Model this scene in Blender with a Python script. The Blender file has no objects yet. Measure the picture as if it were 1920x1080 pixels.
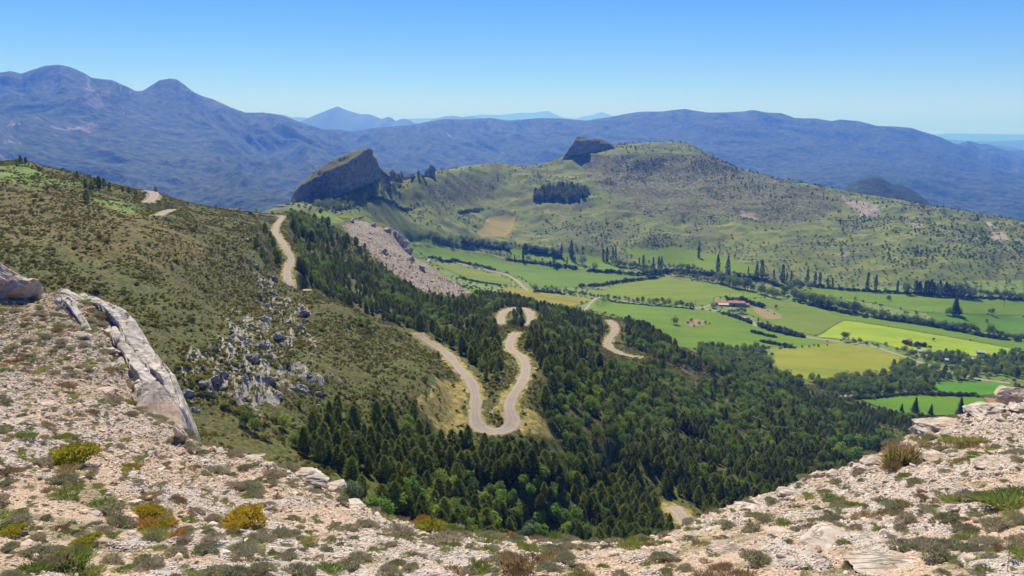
import bpy, bmesh, math, random, time
import numpy as np
from mathutils import Vector, Matrix, noise as mnoise
T0=time.time()
SC=bpy.context.scene; COL=SC.collection
R=math.radians
# ------------------------------------------------------------------ camera
F=1500.0; TP=0.198; PIT=math.atan(TP); CP=math.cos(PIT); SP=math.sin(PIT)
cam=bpy.data.cameras.new("camera"); camo=bpy.data.objects.new("camera",cam); COL.objects.link(camo)
cam.sensor_width=36; cam.lens=36*F/1920; cam.clip_start=0.3; cam.clip_end=400000
camo.rotation_euler=(math.pi/2-PIT,0,0); SC.camera=camo
# ------------------------------------------------------------------ sky and sun
SUN_EL=R(50); SUN_AZ=R(-14)           # azimuth from +Y, negative to the left
sdir=Vector((math.sin(SUN_AZ)*math.cos(SUN_EL),math.cos(SUN_AZ)*math.cos(SUN_EL),math.sin(SUN_EL)))
W=bpy.data.worlds.new("World"); SC.world=W; W.use_nodes=True
wn=W.node_tree; bg=wn.nodes['Background']
sky=wn.nodes.new('ShaderNodeTexSky'); sky.sky_type='NISHITA'; sky.sun_disc=False
sky.sun_elevation=SUN_EL; sky.sun_rotation=SUN_AZ
sky.altitude=2500; sky.air_density=1.0; sky.dust_density=0.0; sky.ozone_density=3.0
bg.inputs[1].default_value=0.075
hs_=wn.nodes.new('ShaderNodeHueSaturation'); hs_.inputs['Saturation'].default_value=1.35
wn.links.new(sky.outputs[0],hs_.inputs['Color']); tint=wn.nodes.new('ShaderNodeMix'); tint.data_type='RGBA'; tint.blend_type='MULTIPLY'; tint.inputs[0].default_value=1; tint.inputs[7].default_value=(0.82,0.81,1.24,1)
wn.links.new(hs_.outputs[0],tint.inputs[6]); wn.links.new(tint.outputs[2],bg.inputs[0])
sl=bpy.data.lights.new("sun",'SUN'); sl.energy=5.0; sl.angle=R(0.5); sl.color=(1.0,0.94,0.84)
so=bpy.data.objects.new("sun",sl); COL.objects.link(so); so.rotation_euler=sdir.to_track_quat('Z','Y').to_euler()
SC.view_settings.view_transform='Standard'; SC.view_settings.look='None'; SC.view_settings.gamma=1
SC.view_settings.exposure=0.55
SC.cycles.volume_bounces=2; SC.cycles.max_bounces=6; SC.cycles.diffuse_bounces=3; SC.cycles.glossy_bounces=1
SC.cycles.transmission_bounces=3; SC.cycles.transparent_max_bounces=8
# ------------------------------------------------------------------ small tools
RNG=np.random.default_rng(7)
def us(px,py):
    v=(540-np.asarray(py,float))/F; d=CP+SP*v
    return (np.asarray(px,float)-960)/F/d, (-SP+CP*v)/d
def pix(x,y,z):
    """project a world point to photo pixels"""
    d=CP*y-SP*z; v=(SP*y+CP*z)/d
    return 960+F*x/d, 540-F*v
def _h(ix,iy,s):
    n=(ix*374761393+iy*668265263+s*1274126177)&0xffffffff
    n=((n^(n>>13))*1274126177)&0xffffffff
    return ((n^(n>>16))&0xffff)/65535.0
def vnoise(x,y,s=0):
    x=np.asarray(x,float);y=np.asarray(y,float)
    ix=np.floor(x).astype(np.int64); iy=np.floor(y).astype(np.int64)
    fx=x-ix; fy=y-iy; fx=fx*fx*fx*(fx*(fx*6-15)+10); fy=fy*fy*fy*(fy*(fy*6-15)+10)
    a=_h(ix,iy,s);b=_h(ix+1,iy,s);c=_h(ix,iy+1,s);d=_h(ix+1,iy+1,s)
    return (a+(b-a)*fx+(c-a)*fy+(a-b-c+d)*fx*fy)*2-1
def fbm(x,y,o=4,s=0,g=0.5,ridged=False):
    t=0;a=1.0;n=0
    for i in range(o):
        v=vnoise(x*2**i+i*17.3,y*2**i-i*9.1,s+i)
        if ridged: v=1-2*np.abs(v)
        t=t+a*v;n+=a;a*=g
    return t/n
def smooth(a,b,x):
    t=np.clip((x-a)/(b-a),0,1); return t*t*(3-2*t)
def mesh_np(name,V,Fc,mat=None,smooth_=True):
    """V (n,3), Fc (m,k) arrays -> mesh datablock"""
    me=bpy.data.meshes.new(name); V=np.ascontiguousarray(V,dtype=np.float32); Fc=np.ascontiguousarray(Fc,dtype=np.int32)
    m,k=Fc.shape
    me.vertices.add(len(V)); me.vertices.foreach_set('co',V.ravel())
    me.loops.add(m*k); me.loops.foreach_set('vertex_index',Fc.ravel())
    me.polygons.add(m); me.polygons.foreach_set('loop_start',np.arange(0,m*k,k,dtype=np.int32))
    me.polygons.foreach_set('loop_total',np.full(m,k,dtype=np.int32))
    me.polygons.foreach_set('use_smooth',np.full(m,smooth_,dtype=bool))
    me.update(calc_edges=True)
    if mat: me.materials.append(mat)
    return me
def link(name,me,parent=None,loc=None,label=None,cat=None,group=None,kind=None):
    o=bpy.data.objects.new(name,me); COL.objects.link(o)
    if parent: o.parent=parent
    if loc is not None: o.location=loc
    if label: o['label']=label
    if cat: o['category']=cat
    if group: o['group']=group
    if kind: o['kind']=kind
    return o
def attr(me,name,arr):
    arr=np.asarray(arr,dtype=np.float32)
    if arr.ndim==1:
        a=me.attributes.new(name,'FLOAT','POINT'); a.data.foreach_set('value',arr)
    else:
        a=me.attributes.new(name,'FLOAT_COLOR','POINT'); a.data.foreach_set('color',np.ascontiguousarray(arr).ravel())
def gridfaces(nu,nw):
    i=np.arange(nu-1)[:,None]*nw+np.arange(nw-1)[None,:]
    return np.stack([i,i+nw,i+nw+1,i+1],-1).reshape(-1,4)
# ------------------------------------------------------------------ material helper
class M:
    def __init__(s,name):
        s.m=bpy.data.materials.new(name); s.m.use_nodes=True; s.t=s.m.node_tree; s.b=s.t.nodes['Principled BSDF']
        s.b.inputs['Roughness'].default_value=0.9; s.b.inputs['Specular IOR Level'].default_value=0.15
        s._co=None
    def n(s,t,**k):
        x=s.t.nodes.new(t)
        for a,b in k.items(): setattr(x,a,b)
        return x
    def put(s,sock,v):
        if hasattr(v,'links') or isinstance(v,bpy.types.NodeSocket): s.t.links.new(v,sock)
        elif isinstance(v,(tuple,list)) and sock.type=='RGBA': sock.default_value=(*v[:3],1)
        else: sock.default_value=v
    def co(s,obj=False):
        if s._co is None:
            s._co=s.n('ShaderNodeNewGeometry').outputs['Position'] if not obj else s.n('ShaderNodeTexCoord').outputs['Object']
        return s._co
    def noise(s,scale,detail=4,rough=0.55,dist=0,vec=None,stretch=None):
        x=s.n('ShaderNodeTexNoise'); v=vec or s.co()
        if stretch:
            mp=s.n('ShaderNodeMapping'); mp.inputs['Scale'].default_value=stretch[:3]
            if len(stretch)>3: mp.inputs['Rotation'].default_value=stretch[3:6]
            s.t.links.new(v,mp.inputs[0]); v=mp.outputs[0]
        s.t.links.new(v,x.inputs['Vector']); x.inputs['Scale'].default_value=scale; x.inputs['Detail'].default_value=detail
        x.inputs['Roughness'].default_value=rough; x.inputs['Distortion'].default_value=dist
        return x.outputs[0]
    def voro(s,scale,feature='F1',out=0,rnd=1.0):
        x=s.n('ShaderNodeTexVoronoi'); x.feature=feature; s.t.links.new(s.co(),x.inputs['Vector']); x.inputs['Scale'].default_value=scale
        x.inputs['Randomness'].default_value=rnd
        return x.outputs[out]
    def ramp(s,fac,stops,interp='LINEAR'):
        x=s.n('ShaderNodeValToRGB'); s.put(x.inputs[0],fac); e=x.color_ramp.elements; x.color_ramp.interpolation=interp
        while len(e)<len(stops): e.new(0.5)
        for q,(p,c) in zip(e,stops):
            q.position=p; q.color=(*c,1) if isinstance(c,(tuple,list)) else (c,c,c,1)
        return x.outputs[0]
    def mix(s,fac,a,b,mode='MIX'):
        x=s.n('ShaderNodeMix'); x.data_type='RGBA'; x.blend_type=mode
        s.put(x.inputs[0],fac); s.put(x.inputs[6],a); s.put(x.inputs[7],b); return x.outputs[2]
    def math(s,op,a,b=0.0,c=None,clamp=False):
        x=s.n('ShaderNodeMath'); x.operation=op; x.use_clamp=clamp; s.put(x.inputs[0],a); s.put(x.inputs[1],b)
        if c is not None: s.put(x.inputs[2],c)
        return x.outputs[0]
    def attr(s,name,ch='Fac'):
        x=s.n('ShaderNodeAttribute'); x.attribute_name=name
        return x.outputs[ch]
    def sep(s,c):
        x=s.n('ShaderNodeSeparateColor'); s.put(x.inputs[0],c); return x.outputs
    def rnd(s):
        return s.n('ShaderNodeObjectInfo').outputs['Random']
    def bump(s,h,strength=0.5,dist=0.1):
        x=s.n('ShaderNodeBump'); s.put(x.inputs['Height'],h); x.inputs['Strength'].default_value=strength; x.inputs['Distance'].default_value=dist
        s.t.links.new(x.outputs[0],s.b.inputs['Normal'])
    def col(s,c): s.put(s.b.inputs['Base Color'],c); return s.m
    def translucent(s,c,fac=0.35):
        """leaf: principled mixed with translucency"""
        s.put(s.b.inputs['Base Color'],c)
        t=s.n('ShaderNodeBsdfTranslucent'); s.put(t.inputs[0],c)
        mx=s.n('ShaderNodeMixShader'); mx.inputs[0].default_value=fac
        out=s.t.nodes['Material Output']; s.t.links.new(s.b.outputs[0],mx.inputs[1]); s.t.links.new(t.outputs[0],mx.inputs[2]); s.t.links.new(mx.outputs[0],out.inputs[0])
        return s.m
def simple(name,c,rough=0.8):
    m=M(name); m.b.inputs['Roughness'].default_value=rough
    n=m.noise(1.5,3); return m.col(m.mix(n,tuple(x*0.8 for x in c),tuple(min(1,x*1.15) for x in c)))
# ------------------------------------------------------------------ terrain as heightfields in (u = x/y, w = ln y)
class Field:
    def __init__(s,pts,u0,u1,nu,w0,w1,nw,bw=0.6,c=0.03):
        P=np.array(pts,float); u,sl_=us(P[:,0],P[:,1]); w=np.log(P[:,2])
        X=np.stack([u,w*bw],1)
        k=lambda A,B: np.sqrt(((A[:,None,:]-B[None,:,:])**2).sum(-1)+c*c)
        n=len(X); K=np.zeros((n+3,n+3)); K[:n,:n]=-k(X,X)+0*np.eye(n)
        K[:n,n]=1;K[:n,n+1:]=X;K[n,:n]=1;K[n+1:,:n]=X.T
        sol=np.linalg.solve(K+1e-9*np.eye(n+3),np.concatenate([sl_,[0,0,0]]))
        s.u=np.linspace(u0,u1,nu); s.w=np.linspace(w0,w1,nw); s.bw=bw
        s.S=np.zeros((nu,nw))
        WB=s.w*bw
        for i,uu in enumerate(s.u):
            A=np.stack([np.full(nw,uu),WB],1)
            s.S[i]=-k(A,X)@sol[:n]+sol[n]+A@sol[n+1:]
        s.Y=np.exp(s.w)[None,:]*np.ones((nu,1)); s.X=s.u[:,None]*s.Y; s.Z=s.S*s.Y; s.upd()
    def upd(s):
        s.S=s.Z/s.Y; s.H=np.maximum.accumulate(s.S,axis=1)
    def idx(s,u,w):
        a=(np.asarray(u)-s.u[0])/(s.u[1]-s.u[0]); b=(np.asarray(w)-s.w[0])/(s.w[1]-s.w[0])
        a=np.clip(a,0,len(s.u)-1.001); b=np.clip(b,0,len(s.w)-1.001)
        i=a.astype(int); j=b.astype(int); return i,j,a-i,b-j
    def samp(s,G,u,w):
        i,j,a,b=s.idx(u,w)
        return G[i,j]*(1-a)*(1-b)+G[i+1,j]*a*(1-b)+G[i,j+1]*(1-a)*b+G[i+1,j+1]*a*b
    def z(s,x,y): return s.samp(s.Z,np.asarray(x)/np.asarray(y),np.log(y))
    def hor(s,x,y): return s.samp(s.H,np.asarray(x)/np.asarray(y),np.log(y))
    def hit(s,px,py,ymin=0,ymax=1e9):
        """first terrain point seen through a photo pixel, as (x,y,z)"""
        u,sr=us(px,py); i,_,a,_=s.idx(u,s.w[0]); i=int(i);a=float(a)
        c=s.S[i]*(1-a)+s.S[i+1]*a
        ok=(c>=sr)&(s.Y[0]>=ymin)&(s.Y[0]<=ymax)
        j=int(np.argmax(ok))
        if not ok[j]: j=int(np.argmax(np.where((s.Y[0]>=ymin)&(s.Y[0]<=ymax),c,-9)))
        w=s.w[j]
        if j>0 and c[j]>c[j-1] and c[j-1]<sr<=c[j]: w=s.w[j-1]+(s.w[j]-s.w[j-1])*(sr-c[j-1])/(c[j]-c[j-1])
        y=math.exp(w); x=float(u)*y
        return x,y,float(s.z(x,y))
    def poly(s,pts,ymin=0,ymax=1e9,step=10):
        """photo polygon -> (u,w) polygon lying on the terrain"""
        out=[]; n=len(pts)
        for k in range(n):
            a=pts[k]; b=pts[(k+1)%n]; m=max(1,int(math.hypot(b[0]-a[0],b[1]-a[1])/step))
            for t in range(m):
                q=t/m; x,y,z=s.hit(a[0]+(b[0]-a[0])*q,a[1]+(b[1]-a[1])*q,ymin,ymax); out.append((x/y,math.log(y)))
        return np.array(out)
    def mesh(s,name,mat): return mesh_np(name,np.stack([s.X,s.Y,s.Z],-1).reshape(-1,3),gridfaces(len(s.u),len(s.w)),mat)
def inpoly(px,py,poly):
    px=np.asarray(px);py=np.asarray(py); r=np.zeros(px.shape,bool)
    P=np.asarray(poly,float); lo=P.min(0);hi=P.max(0)
    bb=(px>=lo[0])&(px<=hi[0])&(py>=lo[1])&(py<=hi[1])
    if not bb.any(): return r
    x=px[bb];y=py[bb];c=np.zeros(x.shape,bool); n=len(P)
    for i in range(n):
        x0,y0=P[i];x1,y1=P[(i+1)%n]
        if y0==y1: continue
        m=((y0>y)!=(y1>y)); c^=m&(x<(x1-x0)*(y-y0)/(y1-y0)+x0)
    r[bb]=c; return r

# ================================================================== MIDDLE GROUND (left spur, bowl, valley, middle hill)
B0=[
 (-450,270,430),(-450,420,260),(-450,560,190),(-450,760,105),(-450,340,600),(-450,450,1300),(-450,440,2500),(2380,450,1500),(2380,580,1050),(2380,700,650),(2380,860,420),(2380,1000,240),(2380,480,2000),
 # photo px, py, forward distance y
 # left spur skyline and face
 (-80,290,430),(0,305,430),(50,300,430),(110,318,440),(200,342,450),(285,362,440),(350,380,450),(400,390,470),(470,399,510),(520,404,540),
 (0,400,300),(100,420,290),(0,500,215),(100,510,225),(200,450,270),(200,520,235),(300,450,300),(300,400,370),(400,420,400),(300,540,240),
 (400,500,310),(450,450,360),(480,430,400),(515,425,480),(535,460,420),(546,485,398),(540,515,372),(575,545,350),(500,500,340),
 (520,560,312),(450,600,262),(400,560,270),(570,600,290),(650,575,322),(650,640,265),(720,610,315),(785,640,310),(850,690,275),(850,740,248),(800,740,232),
 (830,800,222),(700,700,238),(600,700,222),(500,700,205),(400,700,190),(300,640,195),(200,600,195),(100,600,190),(350,780,165),(500,800,178),(600,790,195),(700,790,205),
 (-80,400,280),(-80,520,205),(-80,700,120),
 (0,700,120),(200,750,115),(350,880,110),(500,900,130),(600,900,150),
 # behind the spur crest (hidden)
 (0,350,560),(200,385,580),(350,410,600),(450,425,640),(0,420,900),(200,440,900),(400,450,900),(500,440,800),(600,560,365),(650,600,370),(720,640,370),(790,650,345),
 (-80,340,540),(-80,430,900),(0,450,1500),(250,470,1500),(450,470,1200),
 # hairpin road ground
 (790,628,335),(820,655,310),(880,702,272),(893,745,252),(893,805,232),(920,820,229),(965,790,235),(955,760,245),(975,715,265),(990,685,290),(958,650,330),(968,622,370),
 (935,720,262),(925,780,238),(925,690,290),(900,650,340),
 (938,605,450),(945,588,495),(965,583,510),(990,590,490),(995,606,450),(965,600,470),
 # forest bowl between road and scree knob
 (600,470,520),(600,520,440),(650,560,430),(700,560,450),(780,590,430),(850,610,410),(900,620,400),(700,530,510),(800,560,500),(880,580,490),(930,560,560),(1000,575,560),
 (1040,590,540),(1080,600,540),(1110,592,600),
 # scree knob
 (560,402,600),(600,400,640),(640,404,680),(700,418,700),(745,440,700),(765,470,690),(800,500,670),(850,530,640),(890,553,610),(640,450,600),(700,480,590),(760,520,570),(820,550,555),
 # behind knob
 (640,440,820),(720,470,820),(780,520,780),(850,560,740),(900,585,700),(960,585,680),(1040,610,680),
 # s bend and forest shoulder
 (1146,602,545),(1157,612,530),(1140,638,495),(1135,652,480),(1160,664,465),(1194,670,455),(1090,640,470),(1200,612,560),(1250,640,540),(1300,675,510),(1240,680,470),
 # lower forest bowl
 (1040,680,322),(1050,720,287),(1050,780,259),(1130,720,335),(1200,740,352),(1200,800,300),(1130,850,252),(1050,850,233),(980,860,219),(1130,885,247),(1290,975,228),(1230,940,240),
 (1000,930,199),(900,900,207),(800,900,190),(700,880,180),(760,840,200),(860,840,215),(850,960,180),(1000,1010,190),(1150,1000,205),
 (1300,700,480),(1400,720,560),(1500,740,560),(1600,770,530),(1700,790,520),(1300,760,400),(1400,800,400),(1500,820,400),(1600,830,420),(1300,850,320),(1400,880,320),(1500,900,330),(1350,930,270),
 (1700,850,430),(1800,830,470),(1900,800,520),(1970,780,540),(1900,900,400),(1700,950,300),
 (800,1040,130),(1000,1080,140),(1300,1080,150),(1600,1050,170),(1900,1000,250),
 # valley floor
 (780,460,1300),(900,470,1400),(1050,500,1370),(1200,520,1270),(850,500,1200),(1000,520,1240),(800,486,1180),(900,520,1130),(850,530,1080),(950,550,980),(1080,560,1020),(1110,566,1020),
 (960,570,860),(1020,580,850),(1100,590,830),
 (1250,520,1260),(1250,550,1100),(1370,568,1020),(1300,600,930),(1200,600,900),(1150,580,970),(1400,540,1150),(1500,560,1080),(1500,600,940),(1340,650,810),(1280,655,790),(1440,650,810),(1600,600,950),(1700,600,960),
 (1560,690,700),(1450,670,745),(1650,700,690),(1700,650,810),(1800,650,830),(1900,640,870),(1800,690,720),(1900,600,1000),(1700,560,1080),(1800,560,1070),(1920,570,1060),(1740,755,590),(1640,745,600),(1850,755,600),(1900,720,660),(1800,725,650),
 (1970,640,870),(1970,560,1080),(1970,720,660),(1580,730,620),(1400,690,660),
 # middle hill front
 (515,392,1000),(555,375,1200),(600,385,1200),(650,400,1150),(640,360,1290),(670,372,1240),(700,335,1370),(760,335,1480),(700,400,1225),(740,440,1225),(720,362,1345),(760,378,1450),(780,415,1390),(820,320,1650),(880,310,1780),(930,306,1850),(1000,312,1950),(1040,300,1990),(1066,288,2010),
 (820,360,1560),(820,400,1450),(900,360,1720),(930,430,1530),(860,440,1410),(1000,360,1750),(1000,430,1560),(1080,284,2030),(1150,274,2060),(1110,290,1990),(1210,268,2080),(1270,266,2080),(1320,288,2040),(1370,310,1980),(1450,333,1900),(1530,348,1840),(1600,362,1790),(1680,374,1740),(1750,388,1690),(1850,402,1620),(1920,418,1590),(1980,425,1570),
 (1100,330,1820),(1100,380,1650),(1200,330,1850),(1200,380,1680),(1300,400,1590),(1300,330,1860),(1100,450,1470),(1200,450,1450),(1400,400,1600),(1400,450,1400),(1500,400,1600),(1500,450,1370),(1600,400,1610),(1600,450,1370),(1700,420,1480),(1700,470,1270),(1800,430,1420),(1900,470,1280),(1800,500,1190),
 (1100,475,1420),(1170,465,1450),(1300,480,1370),(1400,505,1250),(1500,520,1210),(1600,530,1180),(1700,540,1140),(1800,545,1120),(1900,550,1100),(1970,550,1100),
 # behind hill (hidden)
 (515,440,1500),(600,440,1700),(700,430,1800),(850,380,2150),(1000,370,2400),(1100,350,2450),(1270,340,2500),(1400,370,2350),(1600,400,2200),(1750,430,2100),(1900,460,2000),(1980,465,2000),
 (0,440,2500),(300,440,2500),(600,440,2500),(900,430,2800),(1300,420,2900),(1600,440,2700),(1900,470,2600),
]

TM=Field(B0,-0.96,0.96,1010,math.log(95),math.log(2700),980)
# ================================================================== MOUNTAINS
BF=[
 (-500,160,7000),(-500,320,4000),(-500,390,3200),(2400,390,6500),(2400,420,4800),(2400,300,12000),(2400,450,3800),(-500,300,10500),
 (-80,150,6800),(0,136,6600),(40,138,6500),(60,131,6500),(85,124,6500),(110,121,6500),(145,129,6500),(170,143,6500),(210,150,6500),(240,163,6600),(265,171,6700),(290,158,7000),(320,147,7100),(345,158,7100),(370,178,7200),(410,190,7300),(455,210,7400),(500,212,7600),(540,220,7700),(570,232,7800),(605,246,7900),(640,246,8300),
 (-80,230,5200),(0,220,5200),(100,230,5300),(200,240,5400),(300,240,5900),(400,270,5800),(500,280,6200),(570,300,6000),(-80,310,4000),(0,310,4000),(110,320,4100),(200,320,4200),(300,330,4200),(400,340,4400),(500,360,4300),(600,350,5000),(500,400,3500),(300,400,3500),(0,380,3300),(-80,380,3300),
 (700,240,9000),(760,235,9000),(800,228,9000),(850,222,9000),(920,222,9000),(980,225,9000),(1050,222,9000),(1120,225,9000),(1150,218,9200),(1200,210,9300),(1280,205,9300),(1340,212,9300),(1410,207,9200),(1460,212,9100),(1490,222,9000),(1560,228,8900),(1580,225,8800),(1650,235,8700),(1720,242,8600),(1750,254,8500),(1800,280,8200),(1860,310,7800),(1920,330,7400),(1980,345,7200),
 (660,300,6800),(760,290,7500),(760,330,6200),(900,280,7900),(900,320,6800),(1000,280,7900),(1050,310,7000),(1200,250,8300),(1200,300,7000),(1300,260,8000),(1300,310,6800),(1450,270,7800),(1450,320,6500),(1600,280,7600),(1600,330,6200),(1700,310,6900),(1750,370,5200),(1850,370,5400),(1920,390,5000),(1980,400,5000),
 (700,380,4600),(900,370,5000),(1200,370,5000),(1500,390,4500),(1700,420,4200),(1980,450,4000),(900,450,3000),(1400,450,3000),(1900,480,3000),(500,450,3000),(0,420,2800),
 (1540,395,2650),(1585,352,2850),(1620,336,2900),(1650,333,2900),(1680,345,2900),(1700,352,2900),(1722,360,2900),(1745,375,2900),(1790,405,2850),(1650,370,2700),(1650,400,3200),(1580,400,3200),(1740,420,3200),(1850,425,2850),(1885,413,2750),(1940,405,2750),(1990,405,2750),(1940,440,2600),(1700,440,2500),
 (-80,260,10000),(300,270,10500),(600,290,11500),(900,280,12500),(1200,270,12500),(1500,270,12500),(1800,290,12500),(1980,300,12500),
]
TF=Field(BF,-1.0,1.0,1150,math.log(2500),math.log(13000),620,bw=0.7,c=0.02)
# gullied flanks: ridged noise whose amplitude dies out on the crest lines
a_=TF.X/900.; b_=TF.Y/900.
wx=fbm(a_*0.6,b_*0.6,3,5)*1.2
g1=fbm((TF.X*0.85+TF.Y*0.5)/520.+wx,(TF.Y*0.85-TF.X*0.5)/1500.,5,11,ridged=True,g=0.55)
g2=fbm(TF.X/300.,TF.Y/300.,5,31,g=0.5)
amp=smooth(2500,4200,TF.Y)
wc=np.log(TF.Y)
amp*=1-0.35*smooth(-300,1500,TF.X)
TF.Z+=amp*(g1*125+g2*30)+(1-amp)*g2*8
TF.upd()
def conform(f,sil,y0,y1,sig=0.12,it=2,k=3):
    """raise or lower the crest zone so the ridge line follows its surveyed profile"""
    P=np.array(sil,float); uu,ss=us(P[:,0],P[:,1]); o=np.argsort(uu); 
    for _ in range(it):
        m=(f.Y[0]>=y0)&(f.Y[0]<=y1); idx=np.where(m)[0]
        lo,hi=uu[o][0],uu[o][-1]
        tgt=np.interp(f.u,uu[o],ss[o]); inside=smooth(lo-0.01,lo+0.01,f.u)*(1-smooth(hi-0.01,hi+0.01,f.u))
        j=idx[np.argmax(f.S[:,idx],axis=1)]; mx=f.S[np.arange(len(f.u)),j]
        wj=f.w[j]
        wj=np.convolve(np.pad(wj,k,mode='edge'),np.ones(2*k+1)/(2*k+1),'valid')
        wt=np.exp(-((f.w[None,:]-wj[:,None])/sig)**2)
        f.Z+=((tgt-mx)*inside)[:,None]*wt*f.Y; f.upd()
SIL_FAR=[(-80,140),(0,136),(20,133),(40,138),(60,131),(85,123),(110,121),(130,125),(145,131),(160,138),(170,145),(190,148),(210,150),(225,157),(240,163),(255,171),(268,170),(285,159),(300,150),(320,147),(332,149),(345,158),(362,172),(380,180),(400,186),(430,200),(460,211),(500,211),(530,216),(560,228),(590,237),(605,242),(640,243),(660,246),(700,240),(760,235),(790,230),(830,223),(880,223),(920,221),(950,226),(985,223),(1015,221),(1050,222),(1100,226),(1150,218),(1170,214),(1195,210),(1210,209),(1240,209),(1262,206),(1285,204),(1300,207),(1330,211),(1370,210),(1390,209),(1410,206),(1440,211),(1465,212),(1490,221),(1530,222),(1560,227),(1575,224),(1610,227),(1645,236),(1680,237),(1710,240),(1730,247),(1752,253),(1775,263),(1800,273)]
conform(TF,SIL_FAR,6000,11000,0.10,3)
conform(TF,[(1765,259),(1800,274),(1850,292),(1920,316),(2000,340)],6600,8700,0.12,2,25)

conform(TF,[(1560,385),(1575,358),(1590,348),(1610,337),(1635,332),(1655,334),(1672,345),(1690,347),(1705,352),(1720,362),(1735,374),(1750,388)],2650,3150,0.03,2)

# ================================================================== FOREGROUND SLOPE
BN=[
 (-700,1080,5.6),(-700,700,15),(-700,560,24),(-700,640,32),(-700,900,50),(2620,1080,5.6),(2620,900,9),(2620,740,16),(2620,690,22),(2620,800,28),(2620,950,42),(-700,1300,4),(2620,1300,4),
 (960,1080,8.6),(0,1080,7.2),(480,1080,8.2),(1440,1080,8.2),(1920,1080,7.2),(-90,1080,7),(2010,1080,7),
 (960,1300,5.5),(0,1300,4.6),(1920,1300,4.6),(480,1300,5.2),(1440,1300,5.2),
 (0,900,11.2),(0,800,14.5),(0,700,19),(0,620,24),(0,556,29),(60,556,29),(-90,560,29),(-90,700,19),
 (300,900,12.8),(300,840,15.5),(200,800,16),(150,700,20),(150,620,25),(120,560,29),(220,700,21.5),(230,760,18.5),(330,810,17.5),
 (210,620,27.5),(250,680,25),(350,826,18.5),
 (450,850,17.5),(540,878,17.2),(620,912,16.8),(690,958,16.4),(760,985,16),(830,996,15.8),(950,1010,15.6),(1100,1021,15.4),(1210,1011,15.2),(1270,998,15),(1320,970,15.2),(1400,940,15.6),(1470,918,15.8),(1520,890,16.4),(1630,865,17),(1680,830,17.8),(1740,805,18.4),(1800,780,19.2),(1890,758,20),(1990,740,21),
 (450,950,13),(600,1000,11.6),(960,1045,11),(1200,1050,10.2),(1400,1000,11.6),(1600,950,12.6),(1750,900,13.2),(1900,900,12),(1900,820,15.6),(1750,1000,9.6),
 # beyond the lip (hidden, falling away)
 (-90,640,34),(0,640,34),(60,640,34),(150,640,33),(240,680,31),(290,740,28),(335,790,25),(365,870,22),(450,910,20.5),(540,940,20),(620,980,19.5),(690,1020,19.2),(760,1050,19),(950,1080,18.6),(1100,1090,18.4),(1210,1080,18),(1320,1040,18),(1470,990,18.6),(1630,940,20),(1740,880,21.5),(1890,830,24),(1990,815,25),
 (-90,800,48),(150,800,48),(350,980,34),(620,1100,30),(950,1180,28),(1320,1150,28),(1630,1040,30),(1990,930,36),
 (-90,1050,75),(200,1050,72),(600,1200,60),(950,1260,56),(1400,1220,58),(1990,1060,64),
]
TN=Field(BN,-1.3,1.3,1560,math.log(5.2),math.log(75),860,bw=0.5,c=0.02)
x,y=TN.X,TN.Y
d1=fbm(x/2.6,y/2.6,4,3)*0.13
# tilted limestone beds: low stepped ledges running away to the right
q=(x*0.5+y*0.87)/0.8+fbm(x/2.2,y/2.2,3,8)*1.4
st=(q-np.floor(q)); ledge=(smooth(0.0,0.3,st)-st)*0.07
rockm=smooth(0.08,0.30,fbm(x/1.7,y/2.1,4,44)+0.05)
rockm=np.maximum(rockm,smooth(0.0,0.3,fbm(x/0.9,y/0.9,3,45)-0.12+0.32*smooth(3,7,x)))
rough=fbm(x/0.35,y/0.35,4,19,ridged=True)
TN.Z+=d1+rockm*(ledge+rough*0.022+0.03)+fbm(x/0.22,y/0.22,3,23)*0.012
SIL_NEAR=[(-80,552),(60,553),(110,548),(150,553),(200,580),(250,660),(290,740),(350,822),(400,838),(450,850),(540,876),(600,905),(640,930),(690,956),(760,980),(830,996),(900,1003),(950,1008),(1040,1014),(1100,1020),(1150,1018),(1210,1010),(1270,997),(1320,968),(1400,938),(1440,925),(1470,917),(1520,890),(1580,878),(1630,862),(1650,850),(1680,828),(1740,803),(1800,778),(1890,757),(2010,735)]
conform(TN,SIL_NEAR,13,34,0.16,2)
TN.ROCK=rockm
TN.upd()
print("fields",time.time()-T0)

# ================================================================== ROADS
def path(pts,ymin,ymax,width,smoothn=7,kk=4):
    P=[]
    for k in range(len(pts)-1):
        a=pts[k];b=pts[k+1]; m=max(1,int(math.hypot(b[0]-a[0],b[1]-a[1])/4))
        for t in range(m):
            q=t/m; P.append(TM.hit(a[0]+(b[0]-a[0])*q,a[1]+(b[1]-a[1])*q,ymin,ymax))
    P.append(TM.hit(pts[-1][0],pts[-1][1],ymin,ymax)); P=np.array(P)
    def sm(P,k):
        Q=np.pad(P,((k,k),(0,0)),mode='edge'); Q=np.stack([np.convolve(Q[:,c],np.ones(2*k+1)/(2*k+1),'valid') for c in range(3)],1)
        Q[0]=P[0];Q[-1]=P[-1]; return Q
    P=sm(P,2); zz=sm(sm(P,smoothn),smoothn)[:,2]; P[:,2]=zz
    d=np.r_[0,np.cumsum(np.linalg.norm(np.diff(P[:,:2],axis=0),axis=1))]
    t=np.arange(0,d[-1],1.2); P=np.stack([np.interp(t,d,P[:,c]) for c in range(3)],1)
    k=min(kk,max(1,len(P)//8)); P=sm(sm(P,k),k)
    return dict(P=P,w=width)
ROADS={}
ROADS['upper']=path([(470,398),(500,401),(520,404),(533,407),(531,412),(520,418),(512,425),(516,436),(526,448),(536,463),(545,480),(548,492),(541,503),(535,512),(538,521),(548,530),(562,539),(582,547)],330,640,3.9,6,1)
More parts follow.
